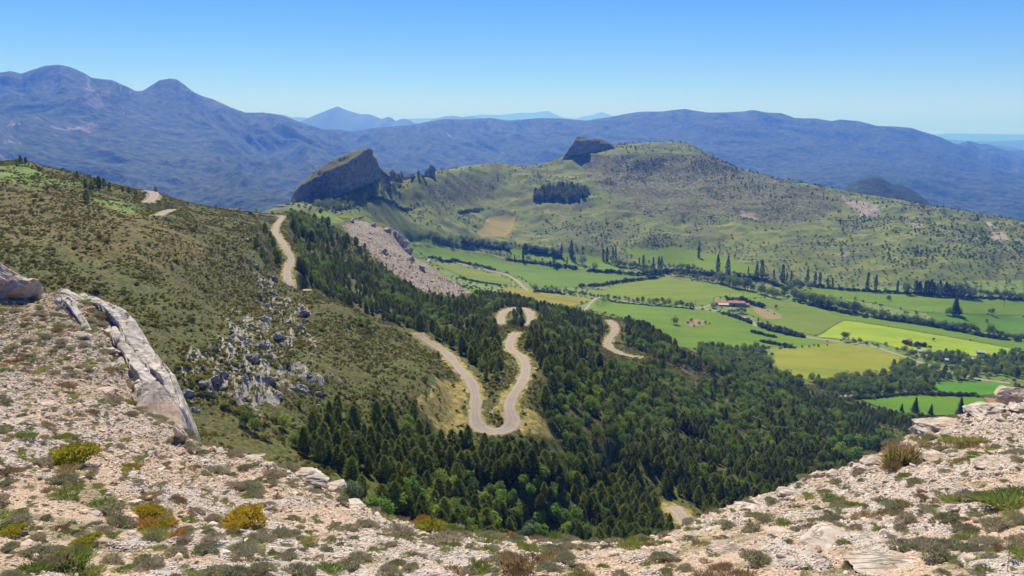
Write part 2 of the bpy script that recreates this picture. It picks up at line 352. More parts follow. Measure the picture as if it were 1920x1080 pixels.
ROADS['bend']=path([(784,625),(800,638),(830,661),(860,686),(880,706),(890,728),(893,750),(890,780),(892,797),(902,810),(925,816),(948,812),(963,799),(966,785),(953,768),(957,748),(970,728),(982,706),(988,688),(982,672),(964,660),(952,648),(958,636),(968,624)],200,420,4.6,7,2)
ROADS['loop']=path([(939,607),(938,595),(948,586),(965,582),(985,584),(997,592),(996,600),(990,608)],420,620,5.4)
ROADS['sbend']=path([(1143,601),(1155,609),(1157,619),(1146,628),(1138,640),(1137,651),(1152,660),(1175,666),(1197,669)],430,600,5.4)
ROADS['gap']=path([(1262,950),(1275,965),(1288,982),(1300,1000)],170,300,6)
ROADS['crestA']=path([(270,355),(284,357),(293,362),(293,368),(284,374),(277,380)],380,520,6)
ROADS['crestB']=path([(330,392),(314,394),(300,401),(294,404)],330,440,5)
ROADS['crestC']=path([(405,389),(430,392),(470,396)],420,560,4)
VAL=[('lane',[(788,485),(850,493),(890,503),(950,517),(975,530),(985,540),(1000,545),(1070,552),(1100,558),(1150,563),(1230,573),(1320,577),(1380,590),(1410,605),(1440,612),(1500,630),(1550,637),(1640,650),(1700,670),(1740,685),(1765,692),(1830,710),(1895,718)],5.0),
 ('lane',[(770,454),(810,457),(835,462),(900,473),(935,484),(960,491)],3.2),
 ('lane',[(1090,582),(1105,574),(1120,567),(1142,562)],4.0),
 ('lane',[(1318,577),(1326,574),(1333,571)],4.0),
 ('farm_track',[(1380,590),(1395,592),(1410,603),(1418,612)],4.5),
 ('farm_track',[(1575,743),(1590,741),(1620,745)],4.0)]
for k,(nm,p,wd) in enumerate(VAL): ROADS['v%d'%k]=path(p,500,1700,wd,12)
ROADS['hill_track']=path([(1853,416),(1860,422),(1864,428)],1350,1700,7)
ROADS['hill_track2']=path([(1876,435),(1884,444),(1889,450)],1250,1650,7)

RD=np.full(TM.Z.shape,99.0); RZ=np.zeros(TM.Z.shape)
du=TM.u[1]-TM.u[0]; dw=TM.w[1]-TM.w[0]
for nm,r in ROADS.items():
    rad=16.0 if not nm.startswith('v') else 9.0
    for x,y,z in r['P']:
        ru=int(rad/y/du)+2; rw=int(rad/y/dw)+2
        i,j,_,_=TM.idx(x/y,math.log(y)); i=int(i);j=int(j)
        a0,a1,b0,b1=max(0,i-ru),i+ru+1,max(0,j-rw),j+rw+1
        d=np.hypot(TM.X[a0:a1,b0:b1]-x,TM.Y[a0:a1,b0:b1]-y)-r['w']/2
        s=RD[a0:a1,b0:b1]; zz=RZ[a0:a1,b0:b1]; m=d<s; s[m]=d[m]; zz[m]=z
# ground cover polygons (photo pixels on the terrain)
SCREE=[[(640,412),(680,412),(720,425),(748,440),(768,468),(800,498),(850,528),(893,553),(862,560),(800,552),(735,515),(690,478),(655,450)],
 [(820,730),(858,735),(868,790),(862,815),(835,790),(815,755)],
 [(340,435),(385,445),(400,470),(380,500),(350,500),(335,465)],
 [(440,470),(520,520),(575,580),(570,630),(645,680),(650,720),(560,740),(440,745),(380,720),(400,660),(460,600),(500,560),(470,520)],
 [(960,700),(972,700),(950,770),(930,762)],[(1275,655),(1262,690),(1250,680)],[(1197,672),(1225,680),(1235,715),(1215,700)]]
SCREE_HILL=[[(1572,365),(1600,372),(1650,390),(1648,412),(1615,410),(1585,385)],[(1380,398),(1420,400),(1420,412),(1385,410)],[(1690,425),(1740,430),(1720,440)],[(1560,478),(1600,470),(1585,490)],[(1850,430),(1890,440),(1880,455)]]
HEATH=[[(1080,290),(1330,290),(1500,345),(1600,390),(1500,420),(1330,420),(1180,400),(1100,340)],[(1560,420),(1640,425),(1650,440),(1560,435)],[(1820,490),(1900,490),(1900,505),(1820,500)],[(700,345),(950,320),(960,360),(880,390),(780,380)]]
DRY=[[(0,330),(250,390),(330,430),(400,430),(200,430),(0,470)],[(0,440),(330,420),(400,470),(340,520),(150,480)]]
GREENPATCH=[[(-20,310),(40,304),(90,322),(160,350),(60,348),(-20,335)],[(548,402),(600,398),(640,408),(640,420),(590,418),(560,412)],[(150,365),(300,395),(310,405),(220,395)]]
BANK=[[(800,740),(860,700),(880,790),(890,820),(850,830),(790,780)],[(940,720),(958,720),(945,775),(930,765)],[(905,785),(940,790),(930,803),(905,803)],[(985,770),(1020,790),(1060,830),(985,830),(970,815)]]
U2=TM.u[:,None]*np.ones_like(TM.Z); W2=TM.w[None,:]*np.ones_like(TM.Z)
n1=fbm(TM.X/9,TM.Y/9,3,61)*3/TM.Y; n2=fbm(TM.X/9,TM.Y/9,3,67)*5/TM.Y
def mask(polys,ymin=0,ymax=1e9,soft=2,warp=1.0):
    m=np.zeros(TM.Z.shape)
    for p in polys: m=np.maximum(m,inpoly(U2+n1*warp,W2+n2*warp,TM.poly(p,ymin,ymax)))
    for _ in range(soft):
        m[1:-1,1:-1]=(m[1:-1,1:-1]*2+m[:-2,1:-1]+m[2:,1:-1]+m[1:-1,:-2]+m[1:-1,2:])/6
    return m
C_scree=np.maximum(np.maximum(mask(SCREE[:1]+SCREE[4:],150,760,14,3.0)*0.85,mask(SCREE[1:4],150,760,22,5.0)*0.42),mask(SCREE_HILL,1000,2200,4,2.5)*0.85)
C_heath=mask(HEATH,1000,2300,30,5)*0.62; C_dry=mask(DRY,150,600,8,2); C_green=mask(GREENPATCH,300,800,3); C_bank=mask(BANK,180,380,3)
FIELDS=[ # name, colour, label words, outline
 ('grass_field',(.13,.30,.025),[(766,457),(785,451),(800,449),(830,458),(860,466),(890,470),(930,484),(1000,497),(1050,501),(1120,510),(1212,520),(1190,526),(1130,533),(1080,538),(1020,540),(1000,540),(985,525),(960,515),(900,500),(855,490),(800,482),(772,472)]),
 ('bare_patch',(.26,.13,.085),[(799,452),(806,450),(828,457),(818,460)]),
 ('grass_field',(.17,.36,.035),[(845,459),(890,464),(935,471),(980,485),(1015,490),(1055,495),(1100,504),(1190,514),(1207,512),(1150,504),(1160,492),(1080,478),(1040,478),(970,470),(900,460)]),
 ('grass_field',(.20,.33,.07),[(800,491),(850,498),(890,506),(930,516),(955,524),(960,531),(930,537),(900,532),(870,520),(835,505)]),
 ('grass_field',(.31,.33,.10),[(930,541),(980,542),(1010,549),(1060,555),(1110,562),(1105,568),(1070,575),(1010,578),(980,568)]),
 ('grass_field',(.185,.33,.045),[(1060,545),(1120,548),(1170,532),(1250,522),(1330,533),(1420,547),(1445,556),(1400,560),(1345,556),(1330,572),(1290,573),(1200,568),(1130,558)]),
 ('grass_field',(.15,.33,.03),[(1095,581),(1120,571),(1150,565),(1240,575),(1320,582),(1370,592),(1420,612),(1480,630),(1540,640),(1562,646),(1480,652),(1440,650),(1380,655),(1330,652),(1280,655),(1230,625),(1170,596),(1130,588)]),
 ('grass_field',(.15,.31,.035),[(1160,468),(1230,470),(1262,462),(1330,475),(1370,487),(1415,500),(1440,513),(1380,513),(1330,510),(1260,500),(1215,490),(1180,480)]),
 ('grass_field',(.17,.32,.10),[(1400,561),(1480,560),(1530,573),(1582,600),(1530,630),(1480,620),(1440,605),(1400,588)]),
 ('flowering_field',(.29,.47,.02),[(1582,601),(1680,616),(1800,636),(1905,656),(1880,665),(1830,669),(1750,660),(1690,655),(1640,641),(1532,633)]),
 ('grass_field',(.14,.32,.03),[(1484,559),(1560,577),(1650,596),(1780,616),(1925,641),(1925,655),(1905,655),(1800,635),(1680,615),(1584,600),(1532,573)]),
 ('grass_field',(.15,.32,.03),[(1490,538),(1560,543),(1640,549),(1740,558),(1860,561),(1925,566),(1925,593),(1790,588),(1735,586),(1700,582),(1600,562),(1540,556)]),
 ('grass_field',(.10,.29,.012),[(1736,587),(1790,589),(1925,595),(1925,634),(1840,620),(1760,606)]),
 ('flowering_field',(.25,.33,.03),[(1442,660),(1480,653),(1580,642),(1640,653),(1695,672),(1665,700),(1640,708),(1580,708),(1540,722),(1490,706),(1460,692)]),
 ('grass_field',(.12,.33,.012),[(1610,748),(1650,743),(1740,742),(1840,746),(1854,758),(1840,770),(1790,780),(1700,778),(1650,765)]),
 ('bare_patch',(.28,.19,.08),[(1842,746),(1890,750),(1888,768),(1842,771),(1855,758)]),
 ('grass_field',(.10,.36,.015),[(1742,722),(1770,718),(1830,716),(1892,719),(1888,740),(1840,742),(1760,738)]),
 ('mown_field',(.28,.26,.07),[(915,409),(970,411),(958,438),(950,446),(893,446)]),
 ('bare_patch',(.25,.25,.10),[(1410,576),(1440,579),(1465,590),(1468,598),(1440,600),(1418,590)]),
 ('bare_patch',(.25,.24,.11),[(1284,601),(1305,599),(1326,604),(1331,608),(1310,611),(1296,615),(1284,608)]),
 ('grass_field',(.15,.27,.08),[(632,405),(680,402),(700,404),(668,410),(640,410)]),
 ('grass_field',(.13,.30,.03),[(1850,708),(1880,705),(1892,712),(1870,716)]),
]
FIELDS=[(n_,(c_[0]*.66,c_[1]*.62,c_[2]*.10) if n_=='grass_field' else (c_[0]*.85,c_[1]*.85,c_[2]*.8) if n_!='flowering_field' else (c_[0]*.78,c_[1]*.74,c_[2]*.4),p_) for n_,c_,p_ in FIELDS]
FM=np.zeros(TM.Z.shape,bool); FPOLY=[]
for nm,c,p in FIELDS:
    P=TM.poly(p,500,1700,8); FPOLY.append(P); FM|=inpoly(U2,W2,P)
# relief: scrub tussocks and ledges, none on the farmed valley floor
flat=smooth(-205,-180,TM.Z)*1.0
flat=np.where(TM.Y>1150,np.maximum(flat,smooth(1150,1500,TM.Y)*0.8),flat); flat[FM]=0
for _ in range(3): flat[1:-1,1:-1]=(flat[1:-1,1:-1]+flat[:-2,1:-1]+flat[2:,1:-1]+flat[1:-1,:-2]+flat[1:-1,2:])/5
fscale=np.clip(TM.Y/300,0.6,5)
rl=fbm(TM.X/26,TM.Y/26,5,71)*2.2+fbm(TM.X/7,TM.Y/7,3,73)*0.5
rl+=smooth(900,1500,TM.Y)*(fbm(TM.X/170,TM.Y/170,5,79,ridged=True)*15+fbm(TM.X/50,TM.Y/50,3,83)*2.5)
rl+=C_scree*(fbm(TM.X/5,TM.Y/5,4,91,ridged=True)*1.3)
C_crag=mask([[(470,505),(520,530),(580,575),(575,625),(560,650),(560,730),(520,745),(380,745),(345,770),(340,725),(400,665),(450,600),(490,560)]],120,420,14,4)
rl+=C_crag*(np.clip(fbm((TM.X+TM.Y*0.3)/7,TM.Y/15,4,191,ridged=True)-0.1,0,1)**1.5*3.0)
bl=smooth(3,14,RD)
TM.Z+=rl*flat*np.clip(bl+0.05,0,1)
ne=RD<15; k=1-smooth(0.8,11,RD); TM.Z=np.where(ne,TM.Z*(1-k)+(RZ-0.10)*k,TM.Z)
TM.upd()
SIL_MID=[(515,391),(530,386),(553,374)]
conform(TM,[(720,333),(760,336),(800,325),(830,318),(880,310),(930,305),(955,308),(1000,311),(1040,300),(1066,288),(1074,283),(1150,272),(1190,268),(1230,266),(1270,265),(1300,272),(1330,289),(1345,298),(1390,316),(1450,333),(1530,347),(1600,361),(1680,373),(1750,387),(1850,402),(1930,418)],1400,2200,0.06,2)
conform(TM,[(-80,303),(0,304),(40,300),(90,313),(150,326),(200,342),(260,356),(300,364),(350,380),(400,389),(460,396),(520,403)],380,640,0.10,2)
print("roads",time.time()-T0)

# ---------------------------------------------------------------- ground materials
def mat_terrain():
    m=M('scrubland_ground'); c=m.sep(m.attr('cover','Color')); A=m.attr('cover','Alpha')
    b1=m.noise(0.9,5,0.7); b2=m.noise(0.16,5,0.6); b3=m.noise(0.035,5,0.6); b4=m.noise(0.008,4,0.6)
    olive=m.ramp(b1,[(0.34,(.032,.040,.009)),(0.5,(.075,.077,.017)),(0.66,(.17,.135,.042))])
    olive=m.mix(m.ramp(b3,[(0.42,0.),(0.6,0.6)]),olive,m.ramp(b1,[(0.4,(.04,.065,.014)),(0.62,(.13,.16,.03))]))
    dry=m.ramp(b1,[(0.36,(.06,.055,.013)),(0.52,(.125,.105,.026)),(0.66,(.24,.18,.065))])
    olive=m.mix(c[2],olive,dry)
    # far hill: grey-green grass dotted with heath
    hg=m.ramp(b3,[(0.36,(.075,.105,.020)),(0.5,(.13,.165,.030)),(0.64,(.20,.205,.048))])
    hg=m.mix(m.ramp(b4,[(0.45,0.),(0.62,0.5)]),hg,(.105,.115,.038))
    hb=m.ramp(m.noise(0.022,6,0.7,0.4,stretch=(0.6,1.7,1.7)),[(0.52,0.),(0.58,1.)])
    hg=m.mix(m.math('MULTIPLY',hb,0.65),hg,(.085,.085,.045))
    heath=m.ramp(b2,[(0.38,(.045,.055,.022)),(0.5,(.095,.10,.04)),(0.66,(.21,.18,.10))])
    ext=m.ramp(m.math('ADD',m.math('MULTIPLY',m.attr('heath','Fac'),1.0),m.math('MULTIPLY',m.math('SUBTRACT',b3,0.5),1.6)),[(0.40,0.),(0.62,1.)])
    hg=m.mix(ext,hg,heath)
    far=m.attr('farm','Fac')
    sp=m.voro(1.1); olive=m.mix(m.ramp(sp,[(0.12,0.75),(0.42,0.)]),olive,m.ramp(m.noise(0.3,4,0.6),[(0.38,(.035,.045,.010)),(0.52,(.10,.085,.022)),(0.66,(.22,.165,.055))]))
    olive=m.mix(m.ramp(m.noise(2.6,4,0.8),[(0.58,0.),(0.70,0.55)]),olive,(.36,.30,.20))
    base=m.mix(far,olive,hg)
    base=m.mix(c[1],base,m.ramp(b2,[(0.35,(.10,.17,.03)),(0.6,(.19,.24,.05))]))
    rockc=m.ramp(m.noise(0.7,6,0.75),[(0.32,(.11,.09,.06)),(0.48,(.23,.185,.14)),(0.62,(.42,.35,.285))])
    f=m.ramp(m.math('ADD',c[0],m.math('MULTIPLY',m.math('SUBTRACT',m.noise(0.22,8,0.8),0.5),2.6)),[(0.50,0.),(0.72,1.)])
    base=m.mix(f,base,rockc)
    s_=m.n('ShaderNodeSeparateXYZ'); m.t.links.new(m.n('ShaderNodeNewGeometry').outputs['True Normal'],s_.inputs[0])
    cf=m.ramp(m.math('MULTIPLY',m.attr('crag','Fac'),m.math('ADD',m.math('MULTIPLY',m.math('SUBTRACT',0.90,s_.outputs[2]),2.4),m.math('MULTIPLY',m.math('SUBTRACT',m.noise(0.35,6,0.75),0.40),1.3))),[(0.18,0.),(0.40,1.)])
    base=m.mix(cf,base,m.ramp(m.noise(0.9,6,0.75),[(0.34,(.15,.13,.11)),(0.48,(.34,.30,.25)),(0.62,(.53,.48,.41))]))
    vg=m.ramp(m.noise(0.5,5,0.7),[(0.35,(.11,.12,.025)),(0.5,(.27,.21,.055)),(0.65,(.42,.32,.14))])
    f2=m.ramp(m.math('ADD',A,m.math('MULTIPLY',m.math('SUBTRACT',m.noise(0.3,5,0.7),0.5),1.2)),[(0.45,0.),(0.75,1.)])
    base=m.mix(f2,base,vg)
    m.bump(m.noise(1.2,6,0.7),0.7,0.5)
    return m.col(base)
def mat_mountain():
    m=M('wooded_mountain')
    n=m.noise(0.0016,6,0.62,0.3); f=m.noise(0.02,5,0.7); g=m.noise(0.0045,6,0.65)
    wood=m.ramp(f,[(0.38,(.008,.017,.006)),(0.5,(.026,.044,.013)),(0.64,(.07,.09,.03))])
    wood=m.mix(m.ramp(g,[(0.45,0.),(0.62,0.7)]),wood,m.ramp(f,[(0.4,(.035,.052,.018)),(0.6,(.085,.092,.035))]))
    rock=m.ramp(f,[(0.35,(.12,.10,.085)),(0.6,(.26,.215,.19))])
    s=m.n('ShaderNodeSeparateXYZ'); m.t.links.new(m.n('ShaderNodeNewGeometry').outputs['Normal'],s.inputs[0])
    steep=m.math('SUBTRACT',0.93,s.outputs[2])
    k=m.math('ADD',m.math('MULTIPLY',steep,1.1),m.math('MULTIPLY',m.math('SUBTRACT',n,0.5),1.7))
    k=m.math('ADD',k,m.math('MULTIPLY',m.math('SUBTRACT',g,0.5),1.2))
    k=m.math('ADD',k,m.attr('scree','Fac')); wood=m.mix(m.attr('dark','Fac'),wood,m.ramp(f,[(0.38,(.010,.022,.008)),(0.62,(.045,.065,.022))]))
    fac=m.ramp(k,[(0.40,0.),(0.56,1.)])
    m.bump(f,1.0,25.0)
    return m.col(m.mix(fac,wood,rock))
def mat_near():
    m=M('stony_ground'); rk=m.attr('rock','Fac')
    f=m.noise(26,5,0.75); mid=m.noise(5,5,0.65); lo=m.noise(0.9,4)
    v=m.voro(34); 
    soil=m.ramp(f,[(0.3,(.33,.225,.14)),(0.5,(.60,.42,.28)),(0.68,(.74,.56,.41))])
    soil=m.mix(m.ramp(lo,[(0.4,0.),(0.62,0.55)]),soil,(.56,.36,.20),'MIX')
    soil=m.mix(m.ramp(m.voro(26,out=1),[(0.0,0.0),(1.0,0.6)]),soil,m.ramp(m.sep(m.voro(26,out=1))[0],[(0.,(.42,.33,.25)),(0.5,(.66,.54,.43)),(1.,(.80,.72,.63))]))
    rock=m.ramp(mid,[(0.3,(.38,.32,.27)),(0.5,(.60,.53,.46)),(0.66,(.74,.68,.62))])
    crack=m.ramp(m.math('ABSOLUTE',m.math('SUBTRACT',m.noise(2.2,6,0.6,1.2,stretch=(0.5,1.6,1.6,0,0,0.6)),0.5)),[(0.0,0.35),(0.035,1.)])
    rock=m.mix(1.0,rock,crack,'MULTIPLY')
    fac=m.ramp(m.math('ADD',rk,m.math('MULTIPLY',m.math('SUBTRACT',m.noise(6,5,0.7),0.5),1.1)),[(0.45,0.),(0.62,1.)])
    gr=m.ramp(m.noise(1.1,5,0.6,vec=None),[(0.50,0.),(0.60,1.)])
    soil=m.mix(m.math('MULTIPLY',gr,0.75),soil,m.ramp(f,[(0.35,(.09,.095,.03)),(0.6,(.26,.23,.10))]))
    far=m.attr('moss','Fac')
    base=m.mix(fac,soil,rock)
    base=m.mix(m.math('MULTIPLY',far,m.ramp(m.noise(2.5,5,0.7),[(0.42,0.),(0.55,0.85)])),base,m.ramp(f,[(0.35,(.08,.11,.03)),(0.6,(.22,.22,.08))]))
    hb=m.math('ADD',m.math('MULTIPLY',f,0.7),m.math('MULTIPLY',v,-1.0)); m.bump(hb,0.9,0.05)
    return m.col(base)
def mat_road():
    m=M('gravel_road'); t=m.attr('across','Fac')
    tr=m.ramp(t,[(0.0,(.27,.235,.19)),(0.12,(.36,.315,.265)),(0.24,(.47,.41,.35)),(0.36,(.35,.305,.255)),(0.5,(.40,.35,.295)),(0.64,(.35,.305,.255)),(0.76,(.47,.41,.35)),(0.88,(.36,.315,.265)),(1.0,(.27,.235,.19))])
    tr=m.mix(0.3,tr,m.ramp(m.noise(0.35,5,0.7),[(0.3,(.26,.225,.185)),(0.7,(.50,.44,.38))])); m.bump(m.noise(4,5),0.3,0.05)
    return m.col(m.mix(1.0,tr,(.74,.70,.66),'MULTIPLY'))
cov=np.zeros((*TM.Z.shape,4))
cov[...,0]=C_scree; cov[...,1]=np.maximum(C_green,0.85*(TM.Z<-170)*(TM.Y<1150)*smooth(500,800,TM.Y)); cov[...,2]=C_dry
ver=np.zeros(TM.Z.shape); mm=RD<9; ver[mm]=(1-smooth(0.0,1.5,RD[mm]+fbm(TM.X[mm]/3,TM.Y[mm]/3,2,5)*2))*np.where(TM.Y[mm]>560,0.45,1); cov[...,3]=np.maximum(ver,C_bank*0.85)
me=TM.mesh('hillside_and_valley',mat_terrain()); attr(me,'cover',cov.reshape(-1,4))
attr(me,'crag',C_crag.ravel()); attr(me,'heath',C_heath.ravel()); attr(me,'farm',smooth(820,1100,TM.Y).ravel())
link('hillside_and_valley',me,kind='structure')
me=TF.mesh('mountains',mat_mountain())
sc=np.zeros(TF.Z.shape); U3=TF.u[:,None]*np.ones_like(TF.Z); W3=TF.w[None,:]*np.ones_like(TF.Z)
nn1=fbm(TF.X/260,TF.Y/260,4,7)*110/TF.Y; nn2=fbm(TF.X/260,TF.Y/260,4,9)*300/TF.Y
for p in [[(0,218),(45,222),(75,240),(65,262),(40,275),(0,270)],[(100,235),(150,232),(170,245),(140,255)],[(160,165),(210,178),(250,205),(310,230),(350,250),(400,262),(390,275),(330,255),(270,240),(215,215),(180,190)],[(370,255),(420,285),(430,305),(400,295)],[(455,285),(480,285),(510,320),(470,325)],[(320,240),(345,262),(355,280),(335,265)]]:
    sc=np.maximum(sc,inpoly(U3+nn1,W3+nn2,TF.poly(p,2600,9000))*0.27)
for _ in range(3): sc[1:-1,1:-1]=(sc[1:-1,1:-1]+sc[:-2,1:-1]+sc[2:,1:-1]+sc[1:-1,:-2]+sc[1:-1,2:])/5
dk=smooth(2480,2700,TF.Y)*(1-smooth(3150,3350,TF.Y)); sc=sc-0.5*dk-0.16*smooth(-300,1200,TF.X); attr(me,'dark',dk.ravel()); attr(me,'scree',sc.ravel()); link('mountains',me,kind='structure')
me=TN.mesh('stony_slope',mat_near()); attr(me,'rock',TN.ROCK.ravel())
attr(me,'moss',(smooth(2,-4,TN.X)*0+smooth(13,26,TN.Y)*smooth(0,-5,TN.X)).ravel())
link('stony_slope',me,kind='structure')
# ribbons
MR=mat_road()
for nm,r in ROADS.items():
    P=r['P']; T=np.gradient(P[:,:2],axis=0); T/=np.linalg.norm(T,axis=1)[:,None]+1e-9; N=np.stack([-T[:,1],T[:,0]],1)
    wv=r['w']*(1+0.30*fbm(np.arange(len(P))/5.,np.zeros(len(P)),4,13))
    if nm=='bend': # the hairpin is wider in its turn
        dd=np.hypot(P[:,0]-TM.hit(925,815)[0],P[:,1]-TM.hit(925,815)[1]); wv=wv*(1+0.45*(1-smooth(4,20,dd)))
    ts=np.linspace(-0.5,0.5,9); V=np.zeros((len(P),9,3)); ac=np.zeros((len(P),9))
    for q,t in enumerate(ts):
        V[:,q,:2]=P[:,:2]+N*(t*wv)[:,None]; zt=TM.z(V[:,q,0],V[:,q,1])
        V[:,q,2]=np.maximum(P[:,2]-0.02,zt+0.06) if abs(t)<0.49 else zt-0.25; ac[:,q]=t+0.5
    me=mesh_np('road',V.reshape(-1,3),gridfaces(len(P),9),MR); attr(me,'across',ac.ravel())
    link('farm_road' if nm.startswith('v') else ('hill_track' if nm.startswith('hill') else 'gravel_road'),me,kind='structure')
# field sheets
from mathutils.geometry import delaunay_2d_cdt
def mat_field(c,name,flower=False):
    m=M(name); a=m.noise(0.012,4,0.6,stretch=(1,2.2,1,0,0,0.35)); b=m.noise(0.25,4,0.7); st=m.noise(0.05,3,0.6,stretch=(0.25,3.0,1,0,0,0.22))
    d=tuple(x*0.78 for x in c); l=(min(1,c[0]*1.22+.012),min(1,c[1]*1.05),c[2]*1.1)
    k=m.mix(m.ramp(a,[(0.35,0.),(0.65,1.)]),d,l)
    k=m.mix(m.ramp(st,[(0.40,0.),(0.62,0.5)]),k,(c[0]*1.35+.02,c[1]*0.98,c[2]*1.2) if not flower else (c[0]*1.35,c[1]*1.0,c[2]))
    wv=m.n('ShaderNodeTexWave'); mp=m.n('ShaderNodeMapping'); mp.inputs['Rotation'].default_value=(0,0,1.9); m.t.links.new(m.co(),mp.inputs[0]); m.t.links.new(mp.outputs[0],wv.inputs[0]); wv.inputs['Scale'].default_value=0.045; wv.inputs['Distortion'].default_value=1.2; wv.inputs['Detail'].default_value=2
    k=m.mix(m.ramp(wv.outputs[1],[(0.0,0.35),(0.22,0.)]),k,tuple(x*0.72 for x in c))
    k=m.mix(m.ramp(b,[(0.3,0.),(0.75,0.35)]),k,tuple(x*0.6 for x in c)); m.bump(b,0.3,0.2)
    return m.col(k)
for (nm,c,p),P in zip(FIELDS,FPOLY):
    lo,hi=P.min(0),P.max(0); gu,gw=np.meshgrid(np.arange(lo[0],hi[0],0.006),np.arange(lo[1],hi[1],0.012)); g=np.stack([gu.ravel(),gw.ravel()],1)
    g=g[inpoly(g[:,0],g[:,1],P)] if len(g) else g
    # break the outline up a little
    Pj=P+np.random.default_rng(3).normal(0,1,P.shape)*[0.0006,0.0012]
    allp=[Vector((a,b*0.6)) for a,b in np.concatenate([Pj,g])]; n=len(P)
    v,e,f,_,_,_=delaunay_2d_cdt(allp,[(i,(i+1)%n) for i in range(n)],[],1,1e-6)
    v=np.array([(q.x,q.y/0.6) for q in v]); f=np.array([t for t in f if len(t)==3])
    Y=np.exp(v[:,1]); X=v[:,0]*Y; Z=TM.z(X,Y)+(0.45 if nm!='bare_patch' else 0.60)
    rd=TM.samp(RD,v[:,0],v[:,1]); Z=np.where(rd<2.0,Z-1.0,Z)
    me=mesh_np(nm,np.stack([X,Y,Z],1),f,mat_field(c,nm,nm=='flowering_field')); link(nm,me,kind='structure')
# ---------------------------------------------------------------- farther ranges and the plain
def mat_far(): 
    m=M('far_range'); return m.col(m.mix(m.ramp(m.noise(0.0012,5,0.6),[(0.4,0.),(0.6,1.)]),(.03,.05,.03),(.055,.07,.045)))
MFAR=mat_far()
def far_range(name,sil,yd,zb,depth,amp,seed):
    S=np.array(sil,float); u,sl_=us(S[:,0],S[:,1]); nu=260; uu=np.linspace(u[0],u[-1],nu); top=np.interp(uu,u,sl_)*yd
    t=np.linspace(-1,1.2,40); V=np.zeros((nu,40,3))
    prof=np.clip(1-np.abs(t),0,1)**0.9
    for k,tt in enumerate(t):
        y=yd+tt*depth; x=uu*yd
        n=fbm(x/(depth*0.28)+0.8*tt,np.full(nu,tt*1.6),5,seed,ridged=True)*amp*(min(1,abs(tt)*3))*prof[k]**0.5
        V[:,k]=np.stack([x,np.full(nu,y),zb+(top-zb)*prof[k]+n-(0 if abs(tt)<1 else 50)],1)
    edge=smooth(0,0.03,np.linspace(0,1,nu))*smooth(0,0.03,np.linspace(1,0,nu)); V[:,:,2]=zb-20+(V[:,:,2]-zb+20)*edge[:,None]
    link(name,mesh_np(name,V.reshape(-1,3),gridfaces(nu,40),MFAR),kind='structure')
far_range('mountain_peak',[(530,262),(560,232),(575,221),(600,211),(618,203),(632,198),(642,203),(660,209),(675,213),(692,213),(715,222),(726,218),(732,219),(742,226),(750,222),(757,221),(768,224),(782,233),(800,242),(830,260)],16500,-550,3600,110,3)
far_range('mountain_range',[(480,250),(530,214),(545,219),(562,219),(585,222),(640,235),(690,260)],30000,-550,4500,120,4)
far_range('mountain_range',[(760,260),(790,234),(812,222),(835,217),(850,216),(870,219),(885,217),(905,221),(925,220),(960,224),(1000,222),(1060,230),(1100,250)],25000,-550,4200,110,5)
far_range('mountain_range',[(700,240),(760,222),(800,221),(840,222),(900,214),(935,215),(960,212),(980,210),(1000,211),(1015,208),(1028,207),(1040,213),(1055,220),(1080,222),(1095,217),(1110,215),(1128,209),(1140,213),(1155,220),(1180,224),(1250,245)],42000,-550,6500,160,6)
far_range('distant_hills',[(1560,262),(1700,256),(1740,253),(1780,250),(1850,251),(1920,252),(2040,253),(2080,260)],40000,-550,6000,80,7)
far_range('distant_hills',[(1600,280),(1720,262),(1760,259),(1800,263),(1840,270),(1870,266),(1930,262),(2060,268),(2090,280)],21000,-550,3600,120,8)
far_range('distant_hills',[(1600,300),(1740,288),(1790,286),(1830,275),(1850,269),(1875,277),(1920,284),(1970,279),(2060,286),(2100,310)],14500,-550,2600,100,9)
th=np.linspace(-1.3,1.3,80); rr=np.array([9000,12000,16000,22000,30000,45000,70000,120000.])
V=np.stack([np.outer(np.sin(th),rr),np.outer(np.cos(th),rr),np.full((80,8),-560.)],-1)
link('plain',mesh_np('plain',V.reshape(-1,3),gridfaces(80,8),MFAR),kind='structure')
# ---------------------------------------------------------------- the air
def haze_box():
    x0,x1,y0,y1,z0,z1=-150000,150000,-300,125000,-580,1350
    V=[(x,y,z) for x in (x0,x1) for y in (y0,y1) for z in (z0,z1)]
    me=mesh_np('haze',np.array(V),np.array([(0,1,3,2),(4,6,7,5),(0,4,5,1),(2,3,7,6),(0,2,6,4),(1,5,7,3)]),None,False)
    m=bpy.data.materials.new('haze'); m.use_nodes=True; t=m.node_tree; t.nodes.remove(t.nodes['Principled BSDF'])
    v=t.nodes.new('ShaderNodeVolumePrincipled'); v.inputs['Color'].default_value=(0.09,0.27,1.0,1); v.inputs['Absorption Color'].default_value=(0.86,0.92,1,1); v.inputs['Density'].default_value=HAZE; v.inputs['Anisotropy'].default_value=0.1
    t.links.new(v.outputs[0],t.nodes['Material Output'].inputs['Volume']); me.materials.append(m)
    link('haze',me,kind='stuff',label='thin blue summer haze over the whole valley',cat='haze')
HAZE=1.08e-4
haze_box()
print("ground",time.time()-T0)

